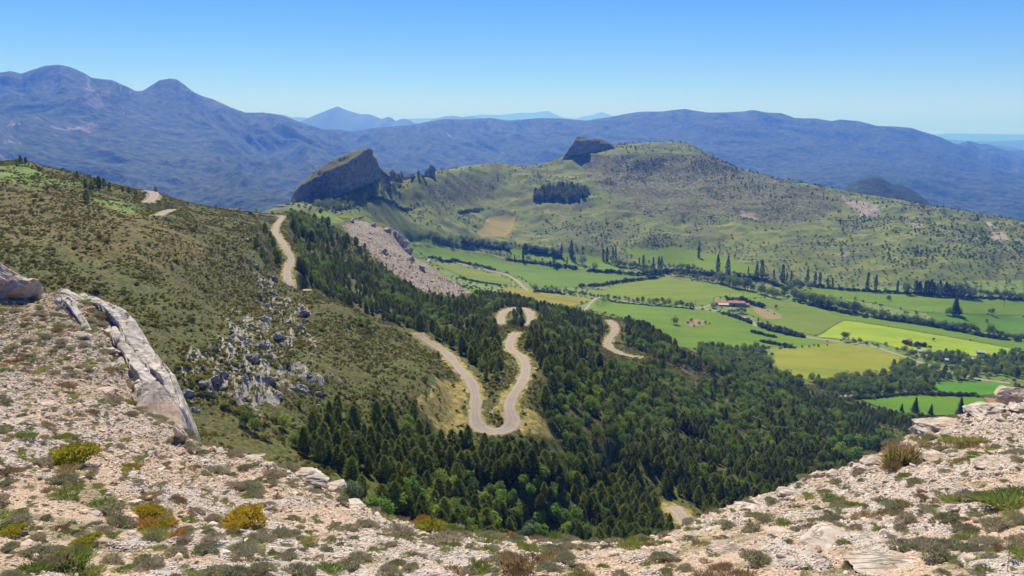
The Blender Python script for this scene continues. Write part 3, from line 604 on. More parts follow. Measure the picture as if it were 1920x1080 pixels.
# ================================================================== FOLIAGE MESHES (metre-sized, origin at the foot)
def frame_tris(C,D,size,elong,rng,flat=0.5):
    """leaf-sized triangles centred on C, long axis about D"""
    n=len(C); D=D+rng.normal(0,flat,(n,3)); D/=np.linalg.norm(D,axis=1)[:,None]+1e-9
    S=rng.normal(0,1,(n,3)); S-=(S*D).sum(1)[:,None]*D; S/=np.linalg.norm(S,axis=1)[:,None]+1e-9
    s=np.asarray(size)*rng.uniform(0.7,1.3,n); L=(s*elong)[:,None]; Wd=(s)[:,None]
    V=np.stack([C-D*L*0.5+S*Wd*0.5,C-D*L*0.5-S*Wd*0.5,C+D*L*0.6],1)
    return V.reshape(-1,3),np.arange(3*n).reshape(n,3)
def pine_crown(seed,H=1.0,n=520,rad=0.24,power=0.8,tp=3.2,lo=0.62):
    g=np.random.default_rng(seed); h=g.uniform(0.10,1,n)**0.9
    th=g.uniform(0,2*np.pi,n); 
    whorl=0.72+0.28*np.cos((h*9+seed)*2*np.pi)**2; lob=1+0.22*np.sin(3*th+seed+5*h)+0.15*np.sin(5*th-7*h)
    rm=rad*(np.clip(1-h**tp,0,1)**power)*(lo+(1-lo)*smooth(0.1,0.45,h))*np.minimum(1,(h-0.02)*7)*whorl*lob+0.012; r=rm*np.sqrt(g.uniform(0.25,1,n))
    C=np.stack([np.cos(th)*r,np.sin(th)*r,h-0.1*r],1); D=np.stack([np.cos(th),np.sin(th),np.full(n,0.8)],1)
    V,Fc=frame_tris(C,D,0.034+0.022*(1-h),2.0,g,0.6); return V*H,Fc
def lobed_crown(seed,n=620,rx=0.42,z0=0.16,lobes=11,size=0.055,tall=1.0):
    g=np.random.default_rng(seed); 
    L=[(0,0,0.60,0.30)]
    for k in range(lobes):
        a=g.uniform(0,2*np.pi); zz=g.uniform(z0+0.14,0.84); rr=rx*0.62*np.sqrt(g.uniform(0.15,1))*(1-0.45*abs(zz-0.5)/0.4)
        L.append((math.cos(a)*rr,math.sin(a)*rr,zz,g.uniform(0.13,0.23)*rx/0.42))
    L=np.array(L); p=L[:,3]**2; k=g.choice(len(L),n,p=p/p.sum()); N=g.normal(0,1,(n,3)); N[:,2]=N[:,2]*0.9+0.15; N/=np.linalg.norm(N,axis=1)[:,None]
    C=L[k,:3]+N*L[k,3:4]*g.uniform(0.72,1.06,(n,1))*np.array([1,1,0.85]); C[:,2]=np.clip(C[:,2],z0,1.0)
    D=N+np.array([0,0,0.3]); V,Fc=frame_tris(C,np.cross(D,g.normal(0,1,(n,3))),size,1.5,g,0.4); return V,Fc
def poplar_crown(seed,n=520,rad=0.10):
    g=np.random.default_rng(seed); h=g.uniform(0.06,1,n); th=g.uniform(0,2*np.pi,n)
    rm=rad*np.sin(np.clip(h*1.02,0,1)**0.75*np.pi*0.93+0.12)**0.65*(1+0.28*np.sin(2*th+9*h+seed)+0.18*np.sin(4*th-14*h)); r=rm*np.sqrt(g.uniform(0.3,1,n))
    C=np.stack([np.cos(th)*r,np.sin(th)*r,h],1); D=np.stack([np.cos(th)*.3,np.sin(th)*.3,np.ones(n)],1)
    return frame_tris(C,D,0.032,1.9,g,0.4)
def bush_mesh(seed,n=170,flat=0.62,size=0.13,z0=0.0):
    g=np.random.default_rng(seed); L=np.array([(0,0,0.2,0.34)]+[(g.uniform(-.3,.3),g.uniform(-.3,.3),g.uniform(0.05,.38),g.uniform(.15,.26)) for _ in range(6)])
    k=g.integers(0,len(L),n); N=g.normal(0,1,(n,3)); N[:,2]=np.abs(N[:,2])*0.9; N/=np.linalg.norm(N,axis=1)[:,None]
    C=L[k,:3]+N*L[k,3:4]*g.uniform(0.7,1.08,(n,1)); C[:,2]=np.maximum(C[:,2]*flat/0.62,z0)
    return frame_tris(C,N+np.array([0,0,.4]),size,1.5,g,0.6)
def trunk_mesh(name,r0,r1,h,limbs,seed,mat,sides=6):
    g=np.random.default_rng(seed); V=[];Fc=[]
    def tube(a,b,ra,rb,bend=0.0,n=4):
        a=np.array(a,float);b=np.array(b,float); d=b-a; d/=np.linalg.norm(d); s=np.cross(d,[0.3,0.9,0.1]); s/=np.linalg.norm(s); t=np.cross(d,s); off=g.normal(0,1,3)*bend
        base=len(V)
        for i in range(n):
            q=i/(n-1); c=a+(b-a)*q+off*math.sin(q*math.pi); r=ra+(rb-ra)*q
            for k in range(sides):
                an=2*math.pi*k/sides; V.append(c+(s*math.cos(an)+t*math.sin(an))*r)
        for i in range(n-1):
            for k in range(sides): p=base+i*sides; Fc.append((p+k,p+(k+1)%sides,p+sides+(k+1)%sides,p+sides+k))
    tube((0,0,-0.06),(0,0,h),r0,r1,0.012)
    for k in range(limbs):
        z=g.uniform(0.25,0.8)*h; a=g.uniform(0,2*np.pi); l=g.uniform(0.12,0.28)
        tube((0,0,z),(math.cos(a)*l,math.sin(a)*l,z+l*g.uniform(0.3,1.0)),r0*0.45,r0*0.12,0.01,3)
    return mesh_np(name,np.array(V),np.array(Fc),mat)
def leafmat(name,stops,tr=0.35,nscale=0.5,var=0.5):
    """stops: dark, mid, light colours, picked per plant and mottled inside it"""
    m=M(name); r=m.rnd(); n=m.noise(nscale,3,0.6)
    a=m.ramp(r,[(0.0,stops[0]),(0.5,stops[1]),(1.0,stops[2])])
    k=m.mix(m.ramp(n,[(0.35,0.),(0.65,var)]),a,m.mix(1.0,a,(1.45,1.4,1.2),'MULTIPLY'))
    return m.translucent(k,tr)
MT=dict(
 bark=simple('bark',(.14,.105,.075)), palebark=simple('pale_bark',(.25,.22,.17)),
 pine=leafmat('pine_needles',[(.085,.11,.018),(.13,.165,.024),(.22,.25,.042)],0.45,0.6),
 oak=leafmat('broad_leaves',[(.09,.13,.025),(.145,.20,.032),(.22,.28,.045)],0.45,0.4),
 lime=leafmat('fresh_leaves',[(.12,.22,.035),(.18,.29,.045),(.28,.37,.045)],0.45,0.5),
 grey=leafmat('grey_leaves',[(.13,.18,.09),(.18,.23,.12),(.23,.28,.15)],0.35,0.5),
 poplar=leafmat('poplar_leaves',[(.032,.058,.018),(.045,.08,.022),(.06,.10,.03)],0.3,0.3),
 scrub=leafmat('scrub_leaves',[(.095,.11,.018),(.165,.165,.028),(.29,.235,.05)],0.45,0.15),
 hedge=leafmat('hedge_leaves',[(.035,.060,.018),(.06,.085,.025),(.10,.12,.04)],0.35,0.12,0.7),
 hill=leafmat('hill_bush_leaves',[(.055,.08,.028),(.08,.11,.035),(.13,.15,.05)],0.3,0.1),
)
def crownset(gen,mat,names): 
    out=[]
    for k in names:
        V,Fc=gen(k); out.append(mesh_np('foliage',V,Fc,mat,False))
    return out
KINDS={}
def kind(key,name,cat,crowns,trunks,words): KINDS[key]=dict(name=name,cat=cat,crowns=crowns,trunks=trunks,words=words,n=0)
kind('pine','pine_tree','pine tree',crownset(lambda k:pine_crown(k,1,1000,0.25+0.03*(k%3),0.62+0.12*(k%2)),MT['pine'],[1,2,3,4]),[trunk_mesh('trunk',.020,.006,.85,4,k,MT['bark']) for k in (1,2)],'dark green pine')
kind('fir','conifer_tree','conifer tree',crownset(lambda k:pine_crown(k,1,1100,0.31,1.05,1.0,1.0),MT['pine'],[11,12]),[trunk_mesh('trunk',.025,.006,.9,5,5,MT['bark'])],'dark pointed conifer')
kind('oak','broadleaf_tree','tree',crownset(lambda k:lobed_crown(k,640,0.46),MT['oak'],[21,22,23,24]),[trunk_mesh('trunk',.032,.014,.6,6,k,MT['bark']) for k in (7,8)],'round green leafy tree')
kind('lime','leafy_tree','tree',crownset(lambda k:lobed_crown(k,640,0.44,0.08),MT['lime'],[31,32,33]),[trunk_mesh('trunk',.03,.012,.55,6,9,MT['palebark'])],'bright light green leafy tree')
kind('grey','willow_tree','tree',crownset(lambda k:lobed_crown(k,620,0.5,0.05),MT['grey'],[41,42]),[trunk_mesh('trunk',.03,.014,.5,6,10,MT['palebark'])],'pale grey green leafy tree')
kind('poplar','poplar_tree','poplar tree',crownset(lambda k:poplar_crown(k,560,0.095+0.012*(k%3)),MT['poplar'],[51,52,53]),[trunk_mesh('trunk',.014,.004,.9,3,11,MT['palebark'])],'tall narrow dark poplar')
kind('bush','bush','bush',crownset(lambda k:bush_mesh(k,260,0.75,0.10),MT['hill'],[61,62,63]),[trunk_mesh('stem',.03,.01,.3,4,12,MT['bark'])],'small dark green bush')
kind('hbush','scrub_bush','bush',crownset(lambda k:bush_mesh(k,260,0.62,0.10),MT['scrub'],[71,72,73,74]),[trunk_mesh('stem',.03,.01,.25,5,13,MT['bark'])],'olive green scrub bush')
# ---------------------------------------------------------------- placing and naming
PLACED=[]   # dicts: kind, x,y,z, h, px,py
def put(kd,x,y,z,h,wd=1.0,grp=None): 
    px,py=pix(x,y,z); PLACED.append(dict(k=kd,x=float(x),y=float(y),z=float(z),h=float(h),w=wd,px=float(px),py=float(py),g=grp,a=h*F/math.hypot(y,z)))
def putpx(kd,px,py,hpx,ymin=0,ymax=1e9,wd=1.0,grp=None):
    x,y,z=TM.hit(px,py,ymin,ymax); put(kd,x,y,z-0.02*hpx*y/F,hpx*y/F*1.03,wd,grp)
def thin(X,Y,d):
    cell={}; keep=[]
    for i,(x,y) in enumerate(zip(X,Y)):
        a,b=int(x//d),int(y//d); ok=True
        for p in (a-1,a,a+1):
            for q in (b-1,b,b+1):
                for j in cell.get((p,q),()):
                    if (X[j]-x)**2+(Y[j]-y)**2<d*d: ok=False;break
                if not ok:break
            if not ok:break
        if ok: cell.setdefault((a,b),[]).append(i); keep.append(i)
    return np.array(keep,int)
def scatter(n,y0,y1,u0=-0.80,u1=0.80,spacing=3.5,rng=None,hgt=8,road=3.0,margin=1.0):
    """random foots on the middle ground, uniform per square metre, seen or nearly seen from the viewpoint"""
    g=rng or RNG; u=g.uniform(u0,u1,n); y=np.sqrt(g.uniform(y0*y0,y1*y1,n)); w=np.log(y); x=u*y
    z=TM.samp(TM.Z,u,w); ok=(z+hgt*margin)/y>=TM.samp(TM.H,u,w)-0.0005
    ok&=(TM.samp(RD,u,w)>road)
    hn=np.interp(u,TN.u,TN.H[:,-1]); ok&=((z+hgt)/y>hn-0.12)
    x,y,z=x[ok],y[ok],z[ok]; k=thin(x,y,spacing); return x[k],y[k],z[k]
def infield(x,y,pad=0):
    i,j,_,_=TM.idx(x/y,np.log(y)); return FM[i,j]
def inpx(px,py,polys):
    m=np.zeros(np.shape(px),bool)
    for p in polys: m|=inpoly(px,py,p)
    return m
PINE_DENSE=[[(552,492),(590,486),(650,500),(730,518),(790,556),(880,568),(905,545),(990,562),(1125,600),(1060,612),(1000,612),(930,588),(925,612),(940,655),(945,700),(905,700),(850,672),(800,628),(720,600),(650,574),(600,545),(566,522)],
 [(975,650),(1000,618),(1080,600),(1110,640),(1130,690),(1200,695),(1250,722),(1290,742),(1380,705),(1500,735),(1620,765),(1760,795),(1760,900),(1500,1000),(1250,1060),(1000,1060),(850,1040),(690,950),(620,880),(560,850),(600,790),(700,790),(790,805),(860,835),(900,840),(1000,845),(1060,862),(1085,830),(1030,800),(1050,740),(1000,700)],
 [(1172,603),(1215,615),(1270,652),(1330,695),(1290,690),(1220,668),(1165,642)],[(1000,600),(1090,592),(1140,604),(1130,650),(1100,640),(1000,640)],
 [(950,590),(985,592),(985,612),(960,615)]]
MIXED=[[(985,700),(1060,705),(1130,740),(1200,760),(1330,740),(1420,765),(1400,800),(1300,790),(1200,832),(1090,850),(1040,830),(1020,780),(1000,740)],[(1240,700),(1300,730),(1380,712),(1460,735),(1520,770),(1500,830),(1420,850),(1330,800),(1250,760)],[(690,520),(760,560),(840,600),(860,640),(800,610),(720,560)],[(1150,690),(1240,690),(1250,725),(1170,720)]]
PINE_SPARSE=[[(540,410),(610,412),(690,470),(740,520),(700,520),(600,490),(560,480),(545,440)],[(470,430),(525,450),(535,500),(500,500),(470,470)],[(560,760),(700,770),(820,790),(840,830),(700,820),(560,840)],[(880,660),(940,690),(935,740),(905,720)],[(470,760),(560,780),(620,850),(540,860),(440,830)]]
OAKWOOD=[[(1310,655),(1370,636),(1430,655),(1450,700),(1510,722),(1440,735),(1380,705),(1320,700)],[(1650,695),(1700,678),(1745,700),(1750,732),(1700,738),(1600,738),(1560,725)],[(1745,695),(1820,682),(1850,700),(1828,716),(1750,716)],[(1830,680),(1925,655),(1925,712),(1850,712)],[(1725,664),(1815,670),(1815,684),(1730,680)],[(1500,705),(1620,715),(1640,740),(1560,740)],
 [(545,408),(590,425),(600,445),(585,455),(560,440)]]
HEDGEBELT=[[(555,395),(640,375),(700,350),(740,335),(760,345),(700,372),(640,395),(580,402)]]
rg=np.random.default_rng(5)
x,y,z=scatter(150000,130,640,spacing=2.5,rng=rg,hgt=9)
px,py=pix(x,y,z); fl=infield(x,y)
out_=((px>1900)&(py>700))|((py>1050)&(px>700)); inD=inpx(px,py,PINE_DENSE)|out_; inM=inpx(px,py,MIXED)&~inD|inpx(px,py,MIXED); inS=inpx(px,py,PINE_SPARSE); inO=inpx(px,py,OAKWOOD)
# off-screen or hidden ground to the right and below belongs to the same forest
cl=fbm(x/30,y/30,3,12); br=fbm(x/14,y/14,2,15)
rz=TM.samp(RD,x/y,np.log(y))
for i in range(len(x)):
    if fl[i]: continue
    u1=rg.random(); h=None
    if inM[i]:
        if rz[i]<7 and u1<0.7: continue
        if u1<0.28: k='oak';h=rg.uniform(3.5,6.5)
        elif u1<0.52: k='lime';h=rg.uniform(3,5.5)
        elif u1<0.62+0.2*cl[i]: k='pine';h=rg.uniform(5,8)
        else: continue
    elif inO[i]:
        if u1<0.5: k='oak';h=rg.uniform(5,9)
        elif u1<0.62: k='lime';h=rg.uniform(4,7)
        elif u1<0.68: k='pine';h=rg.uniform(6,9)
        else: continue
    elif inD[i]:
        if rz[i]<5 and u1<0.6: continue
        far=y[i]>380; v=br[i]+rg.normal(0,0.12)
        if br[i]+0.5*cl[i]<-0.42: continue
        if v>0.44 and u1<0.6: k='lime';h=rg.uniform(3.5,6)
        elif v>0.28 and u1<0.7: k='oak';h=rg.uniform(3.5,6.5)
        elif u1<0.93: k='pine';h=rg.uniform(4.2,7.8)*(0.8 if far else 1)*(1+0.15*cl[i])
        else: continue
    elif inS[i]:
        if u1<0.16+0.25*cl[i]: k='pine';h=rg.uniform(3.5,7)
        elif u1<0.30: k='oak';h=rg.uniform(2,4.5)
        elif u1<0.34: k='lime';h=rg.uniform(2,4)
        else: continue
    else: continue
    if k!='pine' and k!='oak' and False: continue
    put(k,x[i],y[i],z[i]-0.1,h,1.0 if k!='pine' else rg.uniform(0.85,1.15))
# more, spaced further out: valley-floor woods, belt below the rock, hill plantation
x,y,z=scatter(26000,560,800,u0=0.15,spacing=5.5,rng=rg,hgt=9); px,py=pix(x,y,z); fl=infield(x,y); o=inpx(px,py,OAKWOOD)&~fl&(y>640)
for i in np.where(o)[0]:
    u1=rg.random(); put('oak' if u1<.7 else ('lime' if u1<.85 else 'pine'),x[i],y[i],z[i],rg.uniform(5,10)*1.0)
x,y,z=scatter(60000,1100,1900,u0=-0.3,u1=0.2,spacing=7,rng=rg,hgt=9); px,py=pix(x,y,z)
o=inpx(px,py,[[(1002,362),(1020,353),(1050,350),(1085,352),(1103,356),(1100,372),(1085,376),(1060,379),(1030,378),(1003,376)]])
for i in np.where(o)[0]: put('pine',x[i],y[i],z[i],rg.uniform(11,15),1.5,'plantation')
o=inpx(px,py,HEDGEBELT)
for i in np.where(o)[0]: put('oak' if rg.random()<.6 else 'grey',x[i],y[i],z[i],rg.uniform(6,11))
x,y,z=scatter(60000,640,1450,u0=-0.15,spacing=8,rng=rg,hgt=4); px,py=pix(x,y,z); fl=infield(x,y)
for i in np.where((z<-188)&~fl&(py>455)&(py<760))[0]:
    u1=rg.random(); put('oak',x[i],y[i],z[i],rg.uniform(2.2,5.5),1.2) if u1<0.30 else (put('bush',x[i],y[i],z[i],rg.uniform(1.2,2.4),2.0) if u1<0.7 else None)
for a_,b_,c_ in [(1296,604,8),(1289,607,6),(1311,608,6),(1323,607,7),(1301,613,5),(1330,608,4),(1440,584,3),(1452,590,4),(1430,580,3)]: putpx('oak',a_,b_,c_,600,1200,1.3)
# bushes and small trees peppered over the far hill
x,y,z=scatter(160000,1050,2120,spacing=5,rng=rg,hgt=4); px,py=pix(x,y,z); fl=infield(x,y)
nz=fbm(x/90,y/90,4,33)+0.35*fbm(x/25,y/25,2,35); zz=z
crest=inpx(px,py,[[(1150,262),(1300,262),(1500,340),(1750,385),(1900,415),(1925,470),(1700,460),(1560,400),(1400,360),(1200,330)]])
hs=inpx(px,py,[[(1550,375),(1700,370),(1925,425),(1925,520),(1780,500),(1600,470)]])
cnt=0
for i in range(len(x)):
    if fl[i] or z[i]<-214: continue
    p=0.07+0.88*smooth(0.0,0.42,nz[i])+(0.15 if crest[i] else 0)+(0.1*smooth(0,0.4,nz[i]) if hs[i] else 0)
    if py[i]>462 and px[i]<1400: p*=0.4
    if rg.random()>p: continue
    if (crest[i] or hs[i]) and rg.random()<0.14: put('pine',x[i],y[i],z[i],rg.uniform(2.8,5.8),1.5)
    elif rg.random()<0.06: put('oak',x[i],y[i],z[i],rg.uniform(4,7))
    else: put('bush',x[i],y[i],z[i]-0.2,rg.uniform(1.2,2.8)*(1.3 if rg.random()<.12 else 1),rg.uniform(1.3,2.4))
# named trees, photo pixel of the foot and height in photo pixels
for px_,py_,h_ in [(981,491,23),(1038,501,27),(1052,483,26),(1071,484,34),(1131,489,22),(1138,491,28),(1149,484,22),(1154,484,20),(1199,497,15),(1206,501,23),(1225,505,23),(1235,505,25),(1240,505,25),(1310,484,25),(1346,515,39),(1364,518,39),(1418,524,31),(1429,521,35),(1403,514,15),(1451,522,18),(1467,529,34),(1475,526,16),(1483,525,19),(1514,528,25),(1528,534,26),(1537,536,27),(1552,539,21),(1561,539,19),(1625,545,35),(1641,547,32),(1682,547,22),(1032,499,12),(1063,497,16),(965,490,12)]:
    putpx('poplar',px_,py_,h_,900,1700,1.0,'poplars')
for k,px_,py_,h_ in [('grey',1092,497,20),('oak',1115,507,17),('oak',1073,482,15),('oak',990,490,13),('oak',1003,549,18),('oak',1265,609,18),('oak',1699,553,26),('oak',1666,564,12),('oak',1859,591,15),('oak',1855,629,24),
  ('fir',1790,592,38),('oak',1780,592,18),('oak',1798,592,17),('oak',1585,640,21),('oak',1600,645,13),('oak',1612,643,11),('oak',1625,647,8),('oak',1645,651,9),('fir',1715,775,33),('fir',1745,778,22),('fir',1799,784,42),('fir',1690,772,17),('fir',1300,577,9),
  ('oak',1695,664,18),('oak',1708,669,16),('oak',1716,668,13),('lime',690,616,22),('lime',676,608,17),('lime',697,628,14),('pine',881,823,20),('pine',822,668,11),('oak',862,660,17),('pine',655,616,10),('oak',612,640,9),('oak',360,575,10),('oak',170,500,9),
  ('lime',1310,486,0.1)]:
    if h_>1: putpx(k,px_,py_,h_,150,1700)
for px_,py_,h_ in [(820,452,14),(830,455,13),(812,449,10),(845,456,17),(857,456,12),(1245,503,9),(1155,497,14),(1165,499,12),(1190,500,11),(1280,505,13),(1290,507,14),(1300,507,14),(1238,515,15),(1213,515,14),(1222,516,15),(1205,513,13),(1455,536,12),(1500,545,14),(1515,540,12),(1495,530,10),(1550,530,8),(1336,577,11),(1361,563,11),(1343,575,8),(1366,588,9),(1372,588,10),(1378,588,9),(1383,587,10),(1390,586,12),(1396,588,11),(1455,579,9),(1438,608,8),(1421,604,7),(1850,605,8),(1750,640,8)]:
    putpx('oak',px_,py_,h_,500,1700)
for px_,py_,h_ in [(160,350,16),(187,352,22),(178,348,15),(145,335,15),(205,355,14),(197,352,18),(172,357,20),(163,378,24),(40,305,14),(48,307,12),(32,312,10),(242,362,12),(255,366,10),(292,356,13),(75,322,10),(370,392,7),(480,397,8),(120,340,9),(230,360,11),(450,393,7),(405,388,6),(510,396,7),(546,398,9),(580,396,7),(565,400,8),(572,412,15),(580,420,18),(553,425,14),(566,430,20),(604,418,14),(616,424,18),(596,440,22),(585,455,24),(621,450,18),(560,450,16),(648,470,20),(628,480,16)]:
    putpx('pine' if h_>9 else 'oak',px_,py_,h_,280,700)
for px_,py_,h_ in [(1560,850,34),(1575,868,45),(1600,880,50),(1625,855,40),(1590,840,34),(1608,848,36),(1545,870,30),(1640,842,30),(1665,830,27),(1690,835,30),(1712,832,26),(1650,822,22)]:
    putpx('lime',px_,py_,h_,250,520)
for px_,py_,h_ in [(700,968,55),(722,985,62),(745,975,58),(668,940,42),(765,950,72),(790,965,62),(905,990,52),(925,1005,60),(1000,1015,42),(1015,1020,48),(655,935,36),(985,1018,36),(870,975,40),(1120,1022,36)]:
    putpx('lime' if h_>45 else 'grey',px_,py_,h_,140,260)
# hedgerow trees along lines
def row(pts,hpx,step,kd='oak',jit=1.5,ymin=500,wd=1.0,grp='hedgerow trees'):
    for k in range(len(pts)-1):
        a=pts[k];b=pts[k+1]; m=max(1,int(math.hypot(b[0]-a[0],b[1]-a[1])/step*1.3))
        for t in range(m):
            q=(t+rg.uniform(-.3,.3))/m; putpx(kd if rg.random()<0.85 else 'grey',a[0]+(b[0]-a[0])*q+rg.normal(0,jit*.5),a[1]+(b[1]-a[1])*q+rg.normal(0,jit*.4),hpx*rg.uniform(0.85,1.35),ymin,1700,wd,grp)
row([(866,453),(900,459),(952,467)],11,8); row([(985,466),(1015,474),(1052,480)],11,8); row([(1345,530),(1380,540),(1417,549)],20,9); row([(1425,552),(1465,562)],18,10)
row([(1465,560),(1480,548),(1497,540)],18,9); row([(1488,560),(1525,571),(1560,583)],20,8); row([(1560,578),(1600,586),(1625,593)],20,9); row([(1628,593),(1680,602),(1732,608)],15,9)
row([(1732,608),(1780,617),(1840,624)],14,10); row([(1870,632),(1925,640)],12,9); row([(1265,516),(1300,523),(1340,532)],10,8)
row([(1715,552),(1760,556),(1812,558)],24,7,'poplar',1,500,1.4); row([(1820,556),(1865,557),(1925,562)],14,10); row([(1020,546),(1100,556),(1220,569)],8,9,jit=3); row([(1225,568),(1305,579)],12,10,jit=2)
row([(1427,614),(1470,625),(1505,632)],8,8); row([(1430,643),(1488,654)],7,9); row([(870,463),(940,476),(1000,487)],5,12); row([(1150,497),(1200,503),(1240,512)],10,8); row([(1255,500),(1330,512),(1440,522),(1560,541)],7,9)
row([(1480,655),(1560,648)],5,14); row([(1660,745),(1740,738),(1840,745)],7,12); row([(1500,740),(1600,745),(1650,752)],10,12)
HEDGES=[([(1085,538),(1110,538),(1160,530),(1232,522)],6,'low thick hedge rising between two green fields left of the riverside trees'),([(1200,516),(1260,510),(1340,518),(1440,530),(1470,540)],7,'dark hedge under the row of poplars'),([(1425,613),(1465,624),(1510,634)],9,'thick dark hedge beside the lane below the farm'),([(1350,588),(1380,596),(1412,607)],6,'ragged hedge along the lane in front of the farm'),([(1428,642),(1460,648),(1492,655)],7,'hedge at the lower edge of the big green field'),([(1412,624),(1432,629),(1456,634)],5,'short hedge inside the big green field'),
 ([(1390,563),(1410,572),(1434,578)],7,'hedge at the right side of the farmhouse'),([(1364,563),(1380,564),(1396,566)],6,'dark hedge close behind the farmhouse roof'),([(1705,649),(1722,650),(1745,651)],8,'rounded thicket right of the ruined hut'),([(1692,643),(1698,646),(1702,648)],7,'small thicket left of the ruined hut'),([(1625,595),(1700,606),(1790,620),(1925,643)],8,'long hedge above the bright lime field at right'),([(1490,566),(1560,583),(1628,597)],9,'dark undergrowth beneath the big riverside trees'),
 ([(1600,748),(1700,741),(1840,743)],7,'hedge between the two lowest fields'),([(805,485),(850,490),(905,501),(930,508)],5,'low hedge beside the upper valley lane'),([(860,520),(900,530),(940,536)],3,'faint hedge below the pale green field near the scree'),([(950,486),(985,492),(1020,496)],4,'low hedge under the first poplars'),([(1025,497),(1055,501),(1085,505)],6,'hedge between the first and second poplar clump'),([(865,456),(905,462),(955,470)],7,'dense hedge along the far edge of the lime strip'),([(985,470),(1020,477),(1055,484)],7,'dense hedge behind the first poplars'),([(1105,509),(1150,512),(1200,517)],6,'hedge right of the round grey tree'),
 ([(1000,548),(1030,550),(1060,554)],5,'scrubby hedge at the lane bend'),([(1145,566),(1200,572),(1300,580)],3,'thin hedge below the straight valley lane'),([(1500,535),(1560,542),(1700,551),(1815,558)],5,'long hedge under the upper row of poplars'),([(1815,559),(1870,560),(1925,564)],6,'dark hedge at the upper right edge of the fields'),([(860,400),(880,396),(905,392)],4,'short hedge on the grassy hill above the tan field'),([(690,375),(730,382),(765,393)],5,'dark hedge on the slope below the long rock'),([(600,400),(630,395),(655,388)],3,'thin hedge line on the slope left of the saddle')]
def hedge(pts,hpx,label):
    V=[];Fc=[];b=0; B=[bush_mesh(k,150,0.9,0.15) for k in (81,82,83)]
    for k in range(len(pts)-1):
        a=TM.hit(*pts[k],500,1700); c=TM.hit(*pts[k+1],500,1700); hm=hpx*a[1]/F; L=math.hypot(c[0]-a[0],c[1]-a[1]); m=max(2,int(L/(hm*0.55)))
        for t in range(m):
            if rg.random()<0.08: continue
            q=t/m; x=a[0]+(c[0]-a[0])*q+rg.normal(0,hm*.15); y=a[1]+(c[1]-a[1])*q+rg.normal(0,hm*.3); z=float(TM.z(x,y)); s=hm*rg.uniform(0.7,1.7); v,f=B[rg.integers(3)]; an=rg.uniform(0,6.28)
            r=np.array([[math.cos(an),-math.sin(an),0],[math.sin(an),math.cos(an),0],[0,0,1.0]]); V.append(v@r.T*[s*1.3,s*1.3,s]+[x,y,z-0.1]); Fc.append(f+b); b+=len(v)
    link('hedge',mesh_np('hedge',np.concatenate(V),np.concatenate(Fc),MT['hedge'],False),None,None,label,'hedge','hedges of the valley')
for h_ in HEDGES: hedge(*h_)
print("placed",len(PLACED),time.time()-T0)
for p in PLACED:
    p['vis']=-30<p['px']<1950 and p['py']-p['a']<1085
# landmarks used to word the labels
LM=[('the gravel hairpin bend',925,815),('the upper arm of the hairpin',885,705),('the right arm of the hairpin',985,690),('the high loop of the road',965,590),('the s shaped road bend',1140,640),('the pale scree knob',770,480),
 ('the low orange roofed farm',1370,568),('the ruined tile roofed hut',1705,640),('the turquoise pool',1845,672),('the shrubby patch in the big green field',1300,605),('the flat topped cliff',1105,270),('the long shadowed rock',640,330),
 ('the dark square plantation',1050,365),('the mustard yellow field',1560,680),('the tan field on the far hill',930,428),('the large pale slab',270,670),('the road dip on the left spur',540,490),('the road pass',520,405),
 ('the bare gully on the right hill',1615,388),('the short lane showing at the slope lip',1285,970),('the pair of tallest poplars',1355,500),('the bright lime field',1730,635),('the lowest green field',1740,760),('the boulder at the right edge',1905,735),
 ('the light green grove near the slope lip',745,950),('the pale grove at the forest corner',1600,850),('the grey crags on the spur',475,650),('the long green valley field',950,510),('the red earth patch',812,455),('the green field under the far hill',1290,490),
 ('the left end of the spur crest',110,320),('the valley lane junction',1142,562),('the riverside hedge',1580,580),('the middle of the pine forest',1200,850),('the forest above the lowest bend',1150,750),('the lower left pines',620,830),('the far hill shoulder',1500,400),('the middle of the far hill',1250,420),('the far hill foot',1700,510),('the ridge right of the cliff',1300,290),('the grassy saddle beyond the pass',720,400)]
LMX=np.array([(a[1],a[2]) for a in LM],float)
def where(px,py):
    d=np.hypot((LMX[:,0]-px),(LMX[:,1]-py)*1.2); k=int(np.argmin(d)); dx=px-LMX[k,0]; dy=py-LMX[k,1]; dd=d[k]
    near='just ' if dd<32 else ('' if dd<75 else 'well ')
    if dd<10: return 'beside '+LM[k][0]
    a=math.degrees(math.atan2(-dy*1.2,dx))%360
    s=['right of','above and right of','above','above and left of','left of','below and left of','below','below and right of'][int((a+22.5)//45)%8]
    return near+s+' '+LM[k][0]
ORD=['leftmost','second from left','third from left','fourth from left','fifth from left','sixth from left','seventh from left','eighth from left','ninth from left','tenth from left','eleventh from left','twelfth from left']
def wordlabels(items,base):
    """items: list of dicts with px,py,a -> a label for each that tells it from the rest"""
    G={}
    big=np.median([p['a'] for p in items])
    for p in items:
        s='tall ' if p['a']>big*1.18 else ('short ' if p['a']<big*0.85 else '')
        b=p.get('base',base)
        G.setdefault((s+b if not b.startswith(('tall','small')) else b,where(p['px'],p['py'])),[]).append(p)
    for (b,w),L in G.items():
        if len(L)==1: L[0]['label']=b+' '+w; continue
        L.sort(key=lambda q:q['px'])
        for i,p in enumerate(L):
            o='rightmost' if i==len(L)-1 else (ORD[i] if i<len(ORD) else 'one of the rightmost'); p['label']=b+' '+w+', '+o
    for p in items:
        q=p['label'].split()
        if len(q)>16: 
            t=p['label'].replace('leafy ','').replace(' green','').split()
            p['label']=' '.join(t[:16]).rstrip(',')
GRP={'pine':'pines of the forest and slopes','fir':'pointed conifers by the lowest field','oak':'broadleaf trees and hedgerow trees','lime':'bright leafy trees','grey':'grey green trees','poplar':'poplars along the valley','bush':'bushes peppered over the far hill','hbush':'scrub bushes on the left spur'}
